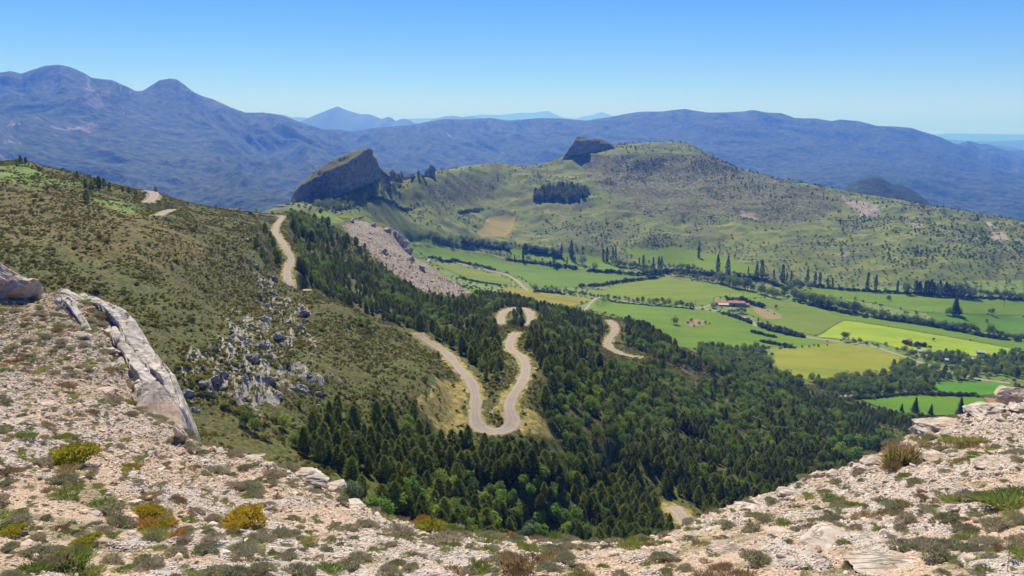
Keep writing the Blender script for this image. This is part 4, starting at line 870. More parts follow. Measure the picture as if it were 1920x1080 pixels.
def plant(p):
    K=KINDS[p['k']]; i=K['n']; K['n']+=1
    root=bpy.data.objects.new(K['name'],None); COL.objects.link(root); root.empty_display_size=0.5
    root.location=(p['x'],p['y'],p['z']); h=p['h']; root.scale=(h*p['w'],h*p['w'],h); root.rotation_euler=(rg.uniform(-.04,.04),rg.uniform(-.04,.04),rg.uniform(0,6.28))
    root['label']=p['label']; root['category']=K['cat']; root['group']=GRP[p['k']]
    o=link('stem' if p['k'] in('bush','hbush') else 'trunk',K['trunks'][i%len(K['trunks'])],root)
    c=link('foliage' if p['k'] in('bush','hbush') else 'crown',K['crowns'][i%len(K['crowns'])],root)
    return c
PROTO={}
def stuff(name,label,cat,kd,P,protos=None,tilt=0.05,scales=None):
    """one object of uncountable plants: points carrying the foliage meshes"""
    protos=protos or PROTO[kd]; n=len(P)
    if n==0: return
    A=np.array([(p['x'],p['y'],p['z']) for p in P]) if isinstance(P[0],dict) else np.asarray(P)
    sc=np.array([(p['h']*p['w'],p['h']*p['w'],p['h']) for p in P]) if scales is None else scales
    me=bpy.data.meshes.new(name); me.vertices.add(n); me.vertices.foreach_set('co',A.astype(np.float32).ravel())
    g=np.random.default_rng(n)
    a=me.attributes.new('sc','FLOAT_VECTOR','POINT'); a.data.foreach_set('vector',sc.astype(np.float32).ravel())
    a=me.attributes.new('ro','FLOAT_VECTOR','POINT'); a.data.foreach_set('vector',np.stack([g.normal(0,tilt,n),g.normal(0,tilt,n),g.uniform(0,6.28,n)],1).astype(np.float32).ravel())
    a=me.attributes.new('ix','INT','POINT'); a.data.foreach_set('value',g.integers(0,len(protos),n).astype(np.int32))
    o=link(name,me,label=label,cat=cat,kind='stuff')
    ng=bpy.data.node_groups.new(name,'GeometryNodeTree'); ng.interface.new_socket('Geometry',in_out='INPUT',socket_type='NodeSocketGeometry'); ng.interface.new_socket('Geometry',in_out='OUTPUT',socket_type='NodeSocketGeometry')
    N=ng.nodes; Lk=ng.links; gi=N.new('NodeGroupInput'); go=N.new('NodeGroupOutput')
    j=N.new('GeometryNodeJoinGeometry'); ip=N.new('GeometryNodeInstanceOnPoints')
    for ob in reversed(protos):
        oi=N.new('GeometryNodeObjectInfo'); oi.transform_space='ORIGINAL'; oi.inputs['Object'].default_value=ob; oi.inputs['As Instance'].default_value=False
        gt=N.new('GeometryNodeGeometryToInstance'); Lk.new(oi.outputs['Geometry'],gt.inputs[0]); Lk.new(gt.outputs[0],j.inputs[0])
    def na(nm,t):
        x=N.new('GeometryNodeInputNamedAttribute'); x.data_type=t; x.inputs['Name'].default_value=nm; return x.outputs['Attribute']
    Lk.new(gi.outputs[0],ip.inputs['Points']); Lk.new(j.outputs[0],ip.inputs['Instance']); ip.inputs['Pick Instance'].default_value=True
    Lk.new(na('ix','INT'),ip.inputs['Instance Index']); Lk.new(na('sc','FLOAT_VECTOR'),ip.inputs['Scale'])
    e=N.new('FunctionNodeEulerToRotation'); Lk.new(na('ro','FLOAT_VECTOR'),e.inputs[0]); Lk.new(e.outputs[0],ip.inputs['Rotation'])
    Lk.new(ip.outputs[0],go.inputs[0]); md=o.modifiers.new('scatter','NODES'); md.node_group=ng
    return o
STUFFL={'pine':('pine_forest','dense dark green pine forest filling the bowl below the road','forest'),'oak':('woodland','scattered green leafy trees among the pines and hedges','woodland'),'lime':('fresh_woodland','bright green young leafy trees between the pines','woodland'),
 'grey':('willow_thicket','pale grey green trees below the long rock','thicket'),'bush':('hillside_bushes','small dark bushes peppered over the grassy far hill','bushes'),'poplar':('poplar_belt','poplars','trees'),'fir':('firs','firs','trees')}
for kd in ('pine','fir','oak','lime','grey','poplar','bush'):
    L=[p for p in PLACED if p['k']==kd]
    vis=sorted([p for p in L if p['vis']],key=lambda p:-p['a']); ind=vis[:300]; ids={id(p) for p in ind}; rest=[p for p in L if id(p) not in ids]
    wordlabels(ind,KINDS[kd]['words']); cr=[plant(p) for p in ind]; PROTO[kd]=cr[:len(KINDS[kd]['crowns'])]
    if rest and kd in STUFFL and (len(L)>300): 
        nm,lb,ct=STUFFL[kd]; stuff(nm,lb,ct,kd,rest)
MT['red']=leafmat('red_leaves',[(.30,.07,.05),(.38,.10,.06),(.34,.13,.07)],0.35,0.4)
kind('red','red_bush','bush',crownset(lambda k:bush_mesh(k,260,0.62,0.10),MT['red'],[91,92]),[trunk_mesh('stem',.03,.01,.25,5,14,MT['bark'])],'reddish bush'); GRP['red']='reddish bushes high on the left spur'
R_=[]
for px_,py_,h_ in [(140,415,6),(150,412,5),(72,378,4),(88,383,5),(104,388,5),(62,370,4),(95,380,4),(178,412,5),(168,408,4),(185,437,5),(114,424,4),(60,390,3),(118,395,4),(30,402,3)]:
    x,y,z=TM.hit(px_,py_,150,600); h=h_*y/F; R_.append(dict(k='red',x=x,y=y,z=z-0.1,h=h,w=1.8,px=px_,py=py_,a=h_))
wordlabels(R_,'reddish bush')
for p in R_: plant(p)
# low scrub over the left spur and the open ground of the bowl
x,y,z=scatter(760000,100,620,spacing=0.80,rng=rg,hgt=1.6,road=1.2,margin=1.0); px,py=pix(x,y,z); fl=infield(x,y)
cs=TM.samp(C_scree,x/y,np.log(y)); cd=TM.samp(C_dry,x/y,np.log(y)); bk=TM.samp(C_bank,x/y,np.log(y)); nz=fbm(x/11,y/11,4,41)
dens=smooth(-0.6,0.25,nz)*0.95; keep=(rg.random(len(x))<dens*(1-0.8*smooth(.3,.9,cs))*(1-0.2*cd)*(1-0.75*bk))&~fl&(~inpx(px,py,PINE_DENSE[:2])|(rg.random(len(x))<0.3))
x,y,z,px,py=x[keep],y[keep],z[keep],px[keep],py[keep]
S=[dict(k='hbush',x=a,y=b,z=c-0.08,h=h,w=w,px=p,py=q,a=h*F/b) for a,b,c,h,w,p,q in zip(x,y,z,np.exp(rg.normal(-0.35,0.40,len(x))),rg.uniform(1.0,1.7,len(x)),px,py)]
S.sort(key=lambda p:-p['a']*(0<p['px']<1920)*(p['py']<1080)*(p['py']<820+0*p['px']))
# separate bushes nearest the viewpoint
ind=S[:300]; wordlabels(ind,KINDS['hbush']['words']); PROTO['hbush']=[plant(p) for p in ind][:4]
stuff('scrub','low olive and yellow green scrub covering the left spur','scrub','hbush',S[300:])
print("planted",len(S),time.time()-T0)

# ================================================================== ROCKS
def ico(sub):
    bm=bmesh.new(); bmesh.ops.create_icosphere(bm,subdivisions=sub,radius=1); V=np.array([v.co[:] for v in bm.verts]); Fc=np.array([[v.index for v in f.verts] for f in bm.faces]); bm.free(); return V,Fc
def n3(P,s,o=3,seed=0): return np.array([mnoise.fractal(Vector((p[0]*s+seed,p[1]*s-seed,p[2]*s+seed*.7)),0.8,2.1,o) for p in P])
def rock_mesh(name,seed,sub,dims,planes=9,rough=0.05,mat=None,cracks=0.0,smooth_=False,strata=0):
    g=np.random.default_rng(seed); V,Fc=ico(sub); planes=planes+5; N=g.normal(0,1,(planes,3)); N/=np.linalg.norm(N,axis=1)[:,None]; hgt=g.uniform(0.62,1.0,planes)
    d=V@N.T; r=np.min(np.where(d>0.12,hgt[None,:]/np.maximum(d,0.12),9),axis=1); r=np.minimum(r,1.3); V=V*r[:,None]
    if rough:
        n=n3(V,1.8,4,seed); V=V*(1+rough*n*2)[:,None]
        if sub>=4: V=V*(1+rough*0.5*n3(V,6.0,3,seed+9))[:,None]
    if cracks:
        t=V[:,2]*0.7+V[:,0]*0.5; q=np.abs(((t*strata+0.35*n3(V,2.2,2,seed+3))%1)-0.5); V=V*(1-cracks*np.clip(1-q*9,0,1))[:,None]
    return mesh_np(name,V*np.array(dims),Fc,mat,smooth_)
def mat_rock(name,dark,mid,light,sc=1.0,stain=None,bumpd=0.05,veg=False):
    m=M(name); n=m.noise(2.2*sc,7,0.72); k=m.ramp(n,[(0.33,dark),(0.5,mid),(0.64,light)])
    cr=m.ramp(m.math('ABSOLUTE',m.math('SUBTRACT',m.noise(1.0*sc,6,0.6,1.5,stretch=(0.45,1.5,1.5,0.3,0,0.6)),0.5)),[(0.0,0.30),(0.025,1.)])
    k=m.mix(0.8,k,m.mix(1.0,k,cr,'MULTIPLY'))
    if stain: k=m.mix(m.ramp(m.noise(0.5*sc,4,0.6),[(0.48,0.),(0.62,0.7)]),k,stain)
    if veg:
        s=m.n('ShaderNodeSeparateXYZ'); m.t.links.new(m.n('ShaderNodeNewGeometry').outputs['Normal'],s.inputs[0])
        f=m.ramp(m.math('ADD',s.outputs[2],m.math('MULTIPLY',m.math('SUBTRACT',m.noise(0.12*sc*10,5,0.7),0.5),1.4)),[(0.48,0.),(0.62,1.)])
        k=m.mix(f,k,m.ramp(m.noise(0.3,5,0.7),[(0.35,(.05,.06,.02)),(0.5,(.10,.10,.035)),(0.65,(.19,.155,.065))]))
    m.bump(m.math('ADD',n,m.math('MULTIPLY',cr,0.5)),0.8,bumpd)
    return m.col(k)
RK=dict(lime=mat_rock('limestone',(.30,.24,.185),(.48,.41,.34),(.62,.55,.475),1.6,(.50,.37,.26),0.03),
 dark=mat_rock('shaded_stained_limestone',(.12,.095,.075),(.20,.16,.13),(.27,.22,.18),1.2,(.24,.13,.075),0.03),  # brown stain and the boulder face's shade, both put into the colour
 crag=mat_rock('grey_crag',(.28,.245,.20),(.48,.43,.365),(.64,.59,.52),0.5,(.38,.29,.19),0.3),
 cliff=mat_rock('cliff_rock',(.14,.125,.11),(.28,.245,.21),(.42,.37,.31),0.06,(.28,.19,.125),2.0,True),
 stone=None,slab=mat_rock('slab_limestone',(.27,.235,.20),(.46,.415,.37),(.60,.555,.505),0.9,None,0.05))
m=M('loose_stone'); m.b.inputs['Roughness'].default_value=0.95
RK['stone']=m.col(m.mix(m.ramp(m.noise(30,3),[(0.3,0.),(0.7,0.35)]),m.ramp(m.rnd(),[(0.,(.34,.27,.21)),(0.3,(.56,.42,.30)),(0.6,(.68,.52,.38)),(0.85,(.60,.51,.43)),(1.,(.75,.65,.54))]),(.44,.36,.29)))
def at_near(px,py): return TN.hit(px,py)
def rock_at(px,py,wpx,dims,seed,label,grp,mat='lime',field=None,sub=4,sink=0.3,name='rock',cat='rock',planes=10,rough=0.06,rz=None,ymin=0,ymax=1e9,tilt=(0,0),cracks=0.05,strata=3):
    x,y,z=(field or TN).hit(px,py,ymin,ymax); wd=wpx/F*y/2
    me=rock_mesh(name,seed,sub,(wd*dims[0],wd*dims[1],wd*dims[2]),planes,rough,RK[mat],cracks,False,strata)
    o=link(name,me,None,(x,y,z+wd*dims[2]*(1-2*sink)),label,cat,grp); o.rotation_euler=(tilt[0],tilt[1],(seed*1.7)%6.28 if rz is None else rz); return o
# the big pale slab on the left: a curved, bedded back of limestone
def slab():
    outer=[(103,548),(128,541),(157,545),(180,556),(206,568),(232,586),(254,606),(273,632),(292,658),(309,682),(325,704),(335,726),(341,748),(343,768)]
    inner=[(92,568),(112,570),(132,580),(146,598),(160,618),(174,640),(188,662),(200,684),(214,704),(230,722),(246,738),(264,752),(286,768),(308,786)]
    nt,nq=190,90; t=np.linspace(0,1,nt); L=len(outer); tt=np.linspace(0,1,L)
    O=np.stack([np.interp(t,tt,[p[k] for p in outer]) for k in (0,1)],1); I=np.stack([np.interp(t,tt,[p[k] for p in inner]) for k in (0,1)],1)
    yO=np.interp(t,[0,0.25,0.6,1],[29.5,28,24,20.6]); yI=np.interp(t,[0,0.25,0.6,1],[28.0,25.5,21.6,19.4]); V=np.zeros((nt,nq,3))
    q=np.linspace(-0.5,2.0,nq)
    for j,qq in enumerate(q):
        c=np.clip(qq,0,1); px=I[:,0]+(O[:,0]-I[:,0])*c; py=I[:,1]+(O[:,1]-I[:,1])*c; y=yI+(yO-yI)*c
        u,s=us(px,py); x=u*y; z=s*y
        if qq<0: x=x+qq*0.9; z=z+qq*1.4+qq*qq*0
        if qq>1: e=qq-1; x=x+0.12*math.sin(min(e*1.8,1.4)); y=y+e*1.4; z=z-3.2*e**1.1
        V[:,j]=np.stack([x,y,z],1)
    Tn=t[:,None]*13; Q=q[None,:]*3.2
    st=Q*1.25+0.45*fbm(Tn*0.5,Q*0.6,3,5)+Tn*0.06; fr=(st-np.floor(st)); led=-0.26*np.exp(-(fr/0.07)**2)+0.10*fr
    n=fbm(Tn*1.4,Q*2.6,5,7)*0.10+fbm(Tn*5,Q*9,3,8)*0.03-0.16*np.exp(-(fbm(Tn*0.7+Q*0.35,Q*0.25,3,21)/0.05)**2)
    lay=Q*1.05+0.55*fbm(Tn*0.35,Q*0.5,3,5)+Tn*0.10; li=np.floor(lay); lf=lay-li; step=0.24*(vnoise(Tn*0.55+li*7.3,li*3.1,4))*smooth(0,0.10,lf)*smooth(1,0.9,lf)-0.20*np.exp(-(np.minimum(lf,1-lf)/0.05)**2)
    jt=Tn*0.85+0.5*fbm(Tn*0.4,Q*0.8,3,15)+li*0.37; jf=jt-np.floor(jt); joint=-0.14*np.exp(-(np.minimum(jf,1-jf)/0.035)**2)*(vnoise(li*5.1,np.floor(jt)*2.3,6)>-0.2)
    n=step+joint+fbm(Tn*0.9,Q*1.2,5,7)*0.14+fbm(Tn*4,Q*7,3,8)*0.035; V[:,:,2]+=n; V[:,:,1]-=n*0.5; V[:,:,0]+=fbm(Tn*0.5,Q*0.2,3,33)*0.16*smooth(0.2,1.2,q)[None,:]
    e=smooth(0,0.04,t)*smooth(1.0,0.97,t); V[:,:,2]-=(1-e)[:,None]*1.0
    me=mesh_np('limestone_slab',V.reshape(-1,3),gridfaces(nt,nq),RK['slab'])
    link('limestone_slab',me,None,None,'long pale grey limestone slab curving down the left slope','rock slab')
slab()
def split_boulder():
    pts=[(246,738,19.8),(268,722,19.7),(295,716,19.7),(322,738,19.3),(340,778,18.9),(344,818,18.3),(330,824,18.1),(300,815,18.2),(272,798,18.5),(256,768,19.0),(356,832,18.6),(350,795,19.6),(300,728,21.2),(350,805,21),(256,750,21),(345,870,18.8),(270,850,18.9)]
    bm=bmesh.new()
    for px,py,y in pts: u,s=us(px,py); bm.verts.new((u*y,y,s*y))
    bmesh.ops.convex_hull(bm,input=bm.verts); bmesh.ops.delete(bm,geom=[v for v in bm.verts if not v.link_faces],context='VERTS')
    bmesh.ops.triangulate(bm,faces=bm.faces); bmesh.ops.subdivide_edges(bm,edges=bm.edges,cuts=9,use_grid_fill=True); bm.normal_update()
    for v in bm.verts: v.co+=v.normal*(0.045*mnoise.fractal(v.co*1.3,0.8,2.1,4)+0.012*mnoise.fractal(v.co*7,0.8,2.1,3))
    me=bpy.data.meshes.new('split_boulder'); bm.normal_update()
    for f in bm.faces: f.material_index=0 if (f.normal.y<-0.45 and f.normal.z<0.62 and f.calc_center_median().x/f.calc_center_median().y<us(338,800)[0]) else 1  # faces towards the viewer get the dark tone: stain plus painted shade
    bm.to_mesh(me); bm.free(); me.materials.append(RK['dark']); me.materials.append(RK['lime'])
    link('boulder',me,None,None,'angular boulder with a flat brown stained, shaded face at the foot of the long slab','rock','boulders')
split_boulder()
rock_at(338,828,36,(0.8,0.7,1.25),11,'small pale knob at the lower tip of the long slab','boulders',sink=0.25,rz=0.2)
rock_at(268,752,44,(0.55,1.1,0.75),12,'white ridged rock beside the brown boulder face','boulders',sink=0.45,rz=0.5)
rock_at(8,540,64,(0.9,0.8,1.2),14,'tall grey rock at the left edge above the slope','boulders',sink=0.15,rz=0.3,rough=0.05)
rock_at(42,556,70,(1.0,0.8,0.75),15,'low pleated grey rock right of the left edge rock','boulders',sink=0.3,rz=0.6,cracks=0.08,strata=4)
rock_at(-20,560,70,(0.9,0.8,1.0),16,'grey rock cut by the left photo edge','boulders',sink=0.2)
for px_,py_,w_,d_,s_,lb in [(472,862,58,(1,.8,.32),21,'flat pale rock on the lip left of the dark pines'),(570,895,86,(1.1,.8,.30),22,'broad pale ledge on the lip above the green trees'),(618,918,70,(1,.7,.30),23,'pale ledge stepping down the lip behind the green grove'),(655,945,66,(1.1,.7,.25),24,'pale rock tongue at the lowest part of the left lip'),
  (1640,872,62,(1,.8,.55),25,'fissured grey outcrop on the right lip beside the dry bush'),(1615,880,40,(1,.8,.4),26,'small grey outcrop left of the fissured outcrop'),(1540,893,34,(1,.8,.5),27,'small block on the right lip, left of two'),(1562,890,30,(1,.8,.5),28,'small block on the right lip, right of two'),
  (1735,818,70,(1,.8,.5),29,'dark cracked ledge on the right lip below the forest edge'),(1700,835,36,(1,.8,.45),30,'small block below the dark cracked ledge'),(1770,800,80,(1.1,.8,.25),31,'flat ledge on the right lip above the cracked ledge'),(1850,772,80,(1.1,.8,.3),32,'long flat ledge leading up to the right boulder'),
  (1905,752,64,(.95,.8,.85),33,'large grey boulder at the right edge'),(1912,768,50,(1,.8,.4),34,'orange stained rock under the right edge boulder'),(1480,925,60,(1,.8,.25),35,'flat pale rock low on the right lip'),(1405,955,66,(1.1,.8,.2),36,'flat slab on the right lip above the grassy strip'),(1365,1035,70,(1,.8,.4),37,'grey boulder half sunk beside the lavender clumps at bottom'),
  (1080,1022,44,(1,.7,.2),38,'thin pale slab on the middle of the lip'),(1790,955,44,(1,.8,.35),39,'dark edged stone in the middle of the right slope'),(1860,870,80,(1.1,.9,.2),40,'smooth pale bedrock plate high on the right slope'),(1760,860,70,(1,.9,.22),41,'pale bedrock plate below the green shrub'),(150,630,46,(1,.9,.3),42,'pale rock plate in the grass left of the long slab'),
  (205,660,40,(1,.9,.4),43,'broken grey rocks between the grass and the slab'),(200,735,50,(1,1,.35),44,'pale rough rock left of the brown boulder'),(255,945,34,(1,.8,.4),45,'stone with shadowed face left of the yellow bushes'),(180,965,30,(1,.8,.4),46,'flat stone above the low yellow bush'),(1560,1010,120,(1.3,.9,.10),47,'wide smooth bedrock plate near the bottom right'),(1680,1060,130,(1.3,.9,.08),48,'wide cracked bedrock plate at the bottom edge right'),(1460,1000,60,(1,.8,.15),49,'thin pale plate right of the sunk boulder'),
  (1783,1030,26,(.8,.8,.9),50,'dark upright stone near the bottom right'),(1725,920,26,(1,.8,.6),51,'dark gap stone under the grass at right'),(90,760,40,(1,.8,.3),52,'flat stones on the left slope under the grass'),(100,782,34,(1,.8,.4),53,'two toned stone on the left slope'),(30,790,50,(1.2,.8,.2),54,'flat pale plate at the left edge')]:
    rock_at(px_,py_,w_,d_,s_,lb,'ledges and stones on the near slope',sub=4,sink=0.42,rough=0.07,cracks=0.07)
# grey crags of the left spur
cl_=[(511,545,30),(495,594,42),(496,644,40),(477,664,44),(463,641,34),(448,629,26),(432,635,26),(419,699,30),(404,702,36),(384,714,40),(509,708,26),(562,720,44),(521,734,40),(568,583,32),(562,612,26),(521,627,34),(514,519,20),(466,484,18),(500,570,22),(457,705,30),(547,722,34),(440,690,22),(540,600,22),(487,620,24),(395,735,26),(350,735,40),(365,765,30),(480,700,24),(582,700,26),(600,735,30),(505,665,24)]
for i,(px_,py_,w_) in enumerate(cl_[:31]):
    near=where(px_,py_).replace('just ',''); rock_at(px_,py_+w_*0.2,w_*0.62,(1.0,0.75,0.8),100+i,('tall' if w_>38 else ('small' if w_<25 else 'broken'))+' grey crag '+near,'grey limestone crags of the spur','crag',TM,4,0.50,'crag','crag',5,0.14,0.4,120,420,(-0.3,0.3),0.12,3)
for i in range(50): # smaller broken blocks
    c=cl_[i%31]; cl_.append((c[0]+rg.normal(0,22),c[1]+rg.normal(0,20),rg.uniform(4,10)))
SM=cl_[31:]; bl=[]
for i,(px_,py_,w_) in enumerate(SM): bl.append(dict(px=px_,py=py_,a=w_,i=i))
wordlabels(bl,'grey block of rock')
blk=[rock_mesh('crag_block',300+k,3,(1,1,1),9,0.09,RK['crag']) for k in range(5)]
for p in bl:
    x,y,z=TM.hit(p['px'],p['py'],120,420); w=p['a']/F*y/2
    if TM.samp(RD,x/y,math.log(y))<2: x-=9; z=float(TM.z(x,y))
    o=link('crag_block',blk[p['i']%5],None,(x,y,z+w*0.3),p['label'],'rock','broken blocks around the spur crags'); o.scale=(w,w*0.9,w*1.15); o.rotation_euler=(0.3,0.2,p['i'])
for i,(px_,py_,w_) in enumerate([(742,438,20),(750,449,26),(758,458,24),(764,470,22),(770,484,18),(728,430,16),(700,420,14),(735,520,20),(742,524,16),(790,500,14),(866,551,16),(840,548,14),(660,412,12),(720,470,14)]):
    o=rock_at(px_,py_+4,w_,(0.8,0.8,0.9),260+i,'pale outcrop on the scree knob, '+['fourth from top of its crest','tall one on its upper crest','in the middle of its crest','lower middle of its crest','lowest on its crest','third from top of its crest','second from top of its crest','left of two at its lower edge','right of two at its lower edge','alone in its middle','at its right foot','beside its right foot','at the very top','in its upper middle'][i],'outcrops of the scree knob','crag',TM,3,0.40,'crag','crag',7,0.12,None,480,780,(0.1,0.3),0.1,3)
# blocks strewn over the scree
x,y,z=scatter(60000,150,760,spacing=1.4,rng=rg,hgt=1,road=2); cs=TM.samp(C_scree,x/y,np.log(y)); k=(rg.random(len(x))<smooth(0.12,0.7,cs)*0.36); n=int(k.sum())
P=np.stack([x[k],y[k],z[k]],1); s_=np.exp(rg.normal(-1.35,0.5,n))*np.clip(y[k]/330,0.8,1.7)*0.8; SCR=(P,np.stack([s_*rg.uniform(.8,1.3,n),s_*rg.uniform(.8,1.2,n),s_*rg.uniform(.45,.85,n)],1))
crag_objs=[o for o in COL.objects if o.name.startswith('crag_block')][:5]
stuff('scree_rubble','pale broken rubble lying over the scree','rubble',None,SCR[0],crag_objs,0.5,SCR[1])
# ---------------------------------------------------------------- cliffs of the far hill
def cliff(name,cols,label,depth,seed,cat='cliff',rows=46,nc=150,amp=4.0,mat='cliff'):
    """cols: px, py foot, py lip of the face, py crest, distance"""
    c=np.array(cols,float); t=np.linspace(0,1,nc); tt=np.linspace(0,1,len(c)); C=np.stack([np.interp(t,tt,c[:,k]) for k in range(5)],1)
    V=np.zeros((nc,rows,3))
    yf=np.array([TM.hit(C[i,0],C[i,1]+3,950,2200)[1] for i in range(nc)]); med=np.median(yf); yf=np.clip(yf,med*0.86,med*1.12); kq=9; yf=np.convolve(np.pad(yf,kq,mode='edge'),np.ones(2*kq+1)/(2*kq+1),'valid')
    for i in range(nc):
        px,pf,pl,pc,y0=C[i]; y0=yf[i]; u,_=us(px,pf); f=us(px,pf)[1]*y0; y1=y0+depth*0.12; l=us(px,pl)[1]*y1; y2=y0+depth*(0.12+0.5*min(1,(pl-pc)/14)); cr=us(px,pc)[1]*y2; y3=y2+depth*0.5
        K=np.array([(y0-depth*0.05,f-14),(y0,f),(y0+depth*0.01,(f+l)/2),(y0+depth*0.03,l),(y2,cr),(y3,f-6),(y3+6,f-60)]); 
        if y2<=y1+0.5: K[4,0]=y1+1.5
        d=np.r_[0,np.cumsum(np.hypot(*np.diff(K,axis=0).T)+1e-3)]; q=np.linspace(0,d[-1],rows); yy=np.interp(q,d,K[:,0]); zz=np.interp(q,d,K[:,1])
        V[i,:,0]=u*y0+(yy-y0)*u; V[i,:,1]=yy; V[i,:,2]=zz
    X=V[:,:,0]; Z=V[:,:,2]; n=fbm(X/11,Z/26+V[:,:,1]/60,5,seed,ridged=True)*amp+fbm(X/60,Z/7,4,seed+4)*amp*0.9+fbm(X/5,Z/5+V[:,:,1]/9,3,seed+7)*amp*0.3
    wv=np.sin(np.clip(np.arange(rows)/(rows-1),0,1)*np.pi)**0.5; V[:,:,1]-=n*wv; V[:,:,2]+=n*0.30*wv*(1-0.5*(np.arange(rows)/rows>0.4))
    o=link(name,mesh_np(name,V.reshape(-1,3),gridfaces(nc,rows),RK[mat]),None,None,label,cat); return o
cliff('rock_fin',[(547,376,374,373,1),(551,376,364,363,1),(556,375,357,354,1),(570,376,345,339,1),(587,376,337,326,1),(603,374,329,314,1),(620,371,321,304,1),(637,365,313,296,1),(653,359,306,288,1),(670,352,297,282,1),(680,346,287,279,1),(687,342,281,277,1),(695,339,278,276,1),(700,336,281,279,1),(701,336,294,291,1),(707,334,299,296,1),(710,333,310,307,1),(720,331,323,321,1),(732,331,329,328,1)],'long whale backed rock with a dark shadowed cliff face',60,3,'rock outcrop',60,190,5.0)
for i,(px_,py_,w_,h_) in enumerate([(738,324,13,16),(752,322,9,15),(745,326,20,11),(766,325,16,9),(775,326,14,10),(784,322,5,13),(793,324,12,9),(802,322,10,17),(811,322,12,20),(760,327,24,7)]):
    x,y,z=TM.hit(px_,py_+8,1250,1900); s=y/F; me=rock_mesh('rock_pinnacle',500+i,3,(w_*s/2,w_*s/2.4,h_*s*0.60),9,0.12,RK['cliff'])
    link('rock_pinnacle',me,None,(x,y,z+h_*s*0.22),['stubby','narrow','broad','low','rounded','needle thin','squat','leaning','tallest','flat'][i]+' rock tooth on the saddle right of the long rock','rock tooth','row of rock teeth on the saddle')
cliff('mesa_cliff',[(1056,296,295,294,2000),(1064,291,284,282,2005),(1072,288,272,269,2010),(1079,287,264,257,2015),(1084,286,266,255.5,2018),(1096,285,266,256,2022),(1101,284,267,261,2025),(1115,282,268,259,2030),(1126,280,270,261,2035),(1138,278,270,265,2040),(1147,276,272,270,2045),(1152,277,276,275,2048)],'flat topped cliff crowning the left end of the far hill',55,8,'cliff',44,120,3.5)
0 and cliff('summit_cliff',[(1190,271,270,268,2060),(1205,272,268,266,2062),(1220,276,267,265,2064),(1232,279,268,266,2066),(1240,278,269,267,2068),(1250,272,268,265,2070),(1262,270,267,265,2072)],'short dark cliff band on the summit ridge',35,12,'cliff',30,80,2.5)

# ================================================================== NEAR SLOPE PLANTS AND STONES
def near_scatter(n,y0,y1,spacing,g,pad=150):
    n=int(n*1.0)
    u=g.uniform(-0.75,0.75,n); y=np.sqrt(g.uniform(y0*y0,y1*y1,n)); w=np.log(y); z=TN.samp(TN.Z,u,w); x=u*y
    px,py=pix(x,y,z); ok=(z/y>=TN.samp(TN.H,u,w)-0.006)&(px>-pad)&(px<1920+pad)&(py<1080+pad*1.5)
    x,y,z=x[ok],y[ok],z[ok]
    if spacing: k=thin(x,y,spacing); x,y,z=x[k],y[k],z[k]
    return x,y,z
def blades(seed,n,spread,hgt,wd,lean,dome=0.0,col=0):
    """a tuft: n thin leaves rising from a cushion"""
    g=np.random.default_rng(seed); a=g.uniform(0,2*np.pi,n); r=np.sqrt(g.uniform(0,1,n))*spread*(1+0.25*np.sin(3*a+seed)); B=np.stack([np.cos(a)*r,np.sin(a)*r,np.zeros(n)],1)
    B[:,2]=dome*np.sqrt(np.clip(1-(r/spread/1.25)**2,0,1))*g.uniform(0.3,1,n)
    D=np.stack([np.cos(a)*lean*r/spread,np.sin(a)*lean*r/spread,np.ones(n)],1)+g.normal(0,0.28+lean*0.15,(n,3)); D/=np.linalg.norm(D,axis=1)[:,None]
    L=hgt*g.uniform(0.5,1.2,n)[:,None]; S=np.cross(D,g.normal(0,1,(n,3))); S/=np.linalg.norm(S,axis=1)[:,None]; w=wd*g.uniform(.7,1.3,n)[:,None]
    mid=B+D*L*0.55+S*w*0.3; tip=B+D*L+np.array([0,0,-0.12])*L*lean
    V=np.stack([B-S*w*.5,B+S*w*.5,mid+S*w*.5,tip],1).reshape(-1,3); return V,np.arange(4*n).reshape(n,4)
NP=dict(
 cush=leafmat('lavender_leaves',[(.21,.215,.13),(.30,.295,.19),(.38,.32,.235)],0.35,9,0.5),
 herb=leafmat('herb_leaves',[(.15,.20,.05),(.22,.27,.07),(.34,.33,.11)],0.4,9,0.5),
 dry=leafmat('dry_stems',[(.22,.15,.09),(.30,.21,.12),(.40,.31,.16)],0.3,9,0.5),
 gold=leafmat('golden_leaves',[(.16,.20,.035),(.32,.29,.04),(.42,.30,.045)],0.4,11,0.9),
 rust=leafmat('rusty_leaves',[(.36,.20,.06),(.42,.24,.07),(.34,.15,.06)],0.4,6,0.6))
def nk(key,name,cat,mat,gens,stemn,words,grp):
    NK[key]=dict(name=name,cat=cat,me=[mesh_np('foliage',*g,NP[mat],False) for g in gens],stem=stemn,words=words,grp=grp,objs=[])
NK={}
woody=[trunk_mesh('stem',.02,.008,.18,7,70+k,MT['bark'],5) for k in range(2)]
nk('cush','cushion_shrub','shrub','cush',[blades(k,1500,0.42,0.13,0.015,1.1,0.22) for k in (1,2,3,4)],woody,'grey green cushion shrub','cushion shrubs on the stony slope')
nk('herb','grass_tuft','grass tuft','herb',[blades(10+k,700,0.38,0.24,0.011,1.1,0.06) for k in (1,2,3)],None,'green grass tuft','green tufts on the stony slope')
nk('dry','dry_tuft','dry tuft','dry',[blades(20+k,700,0.38,0.22,0.011,1.1,0.10) for k in (1,2,3)],None,'brown dried tuft','dry tufts on the stony slope')
nk('gold','yellow_bush','bush','gold',[blades(30+k,3200,0.44,0.08,0.020,1.2,0.32) for k in (1,2)],woody,'golden yellow leafy bush','yellow bushes on the stony slope')
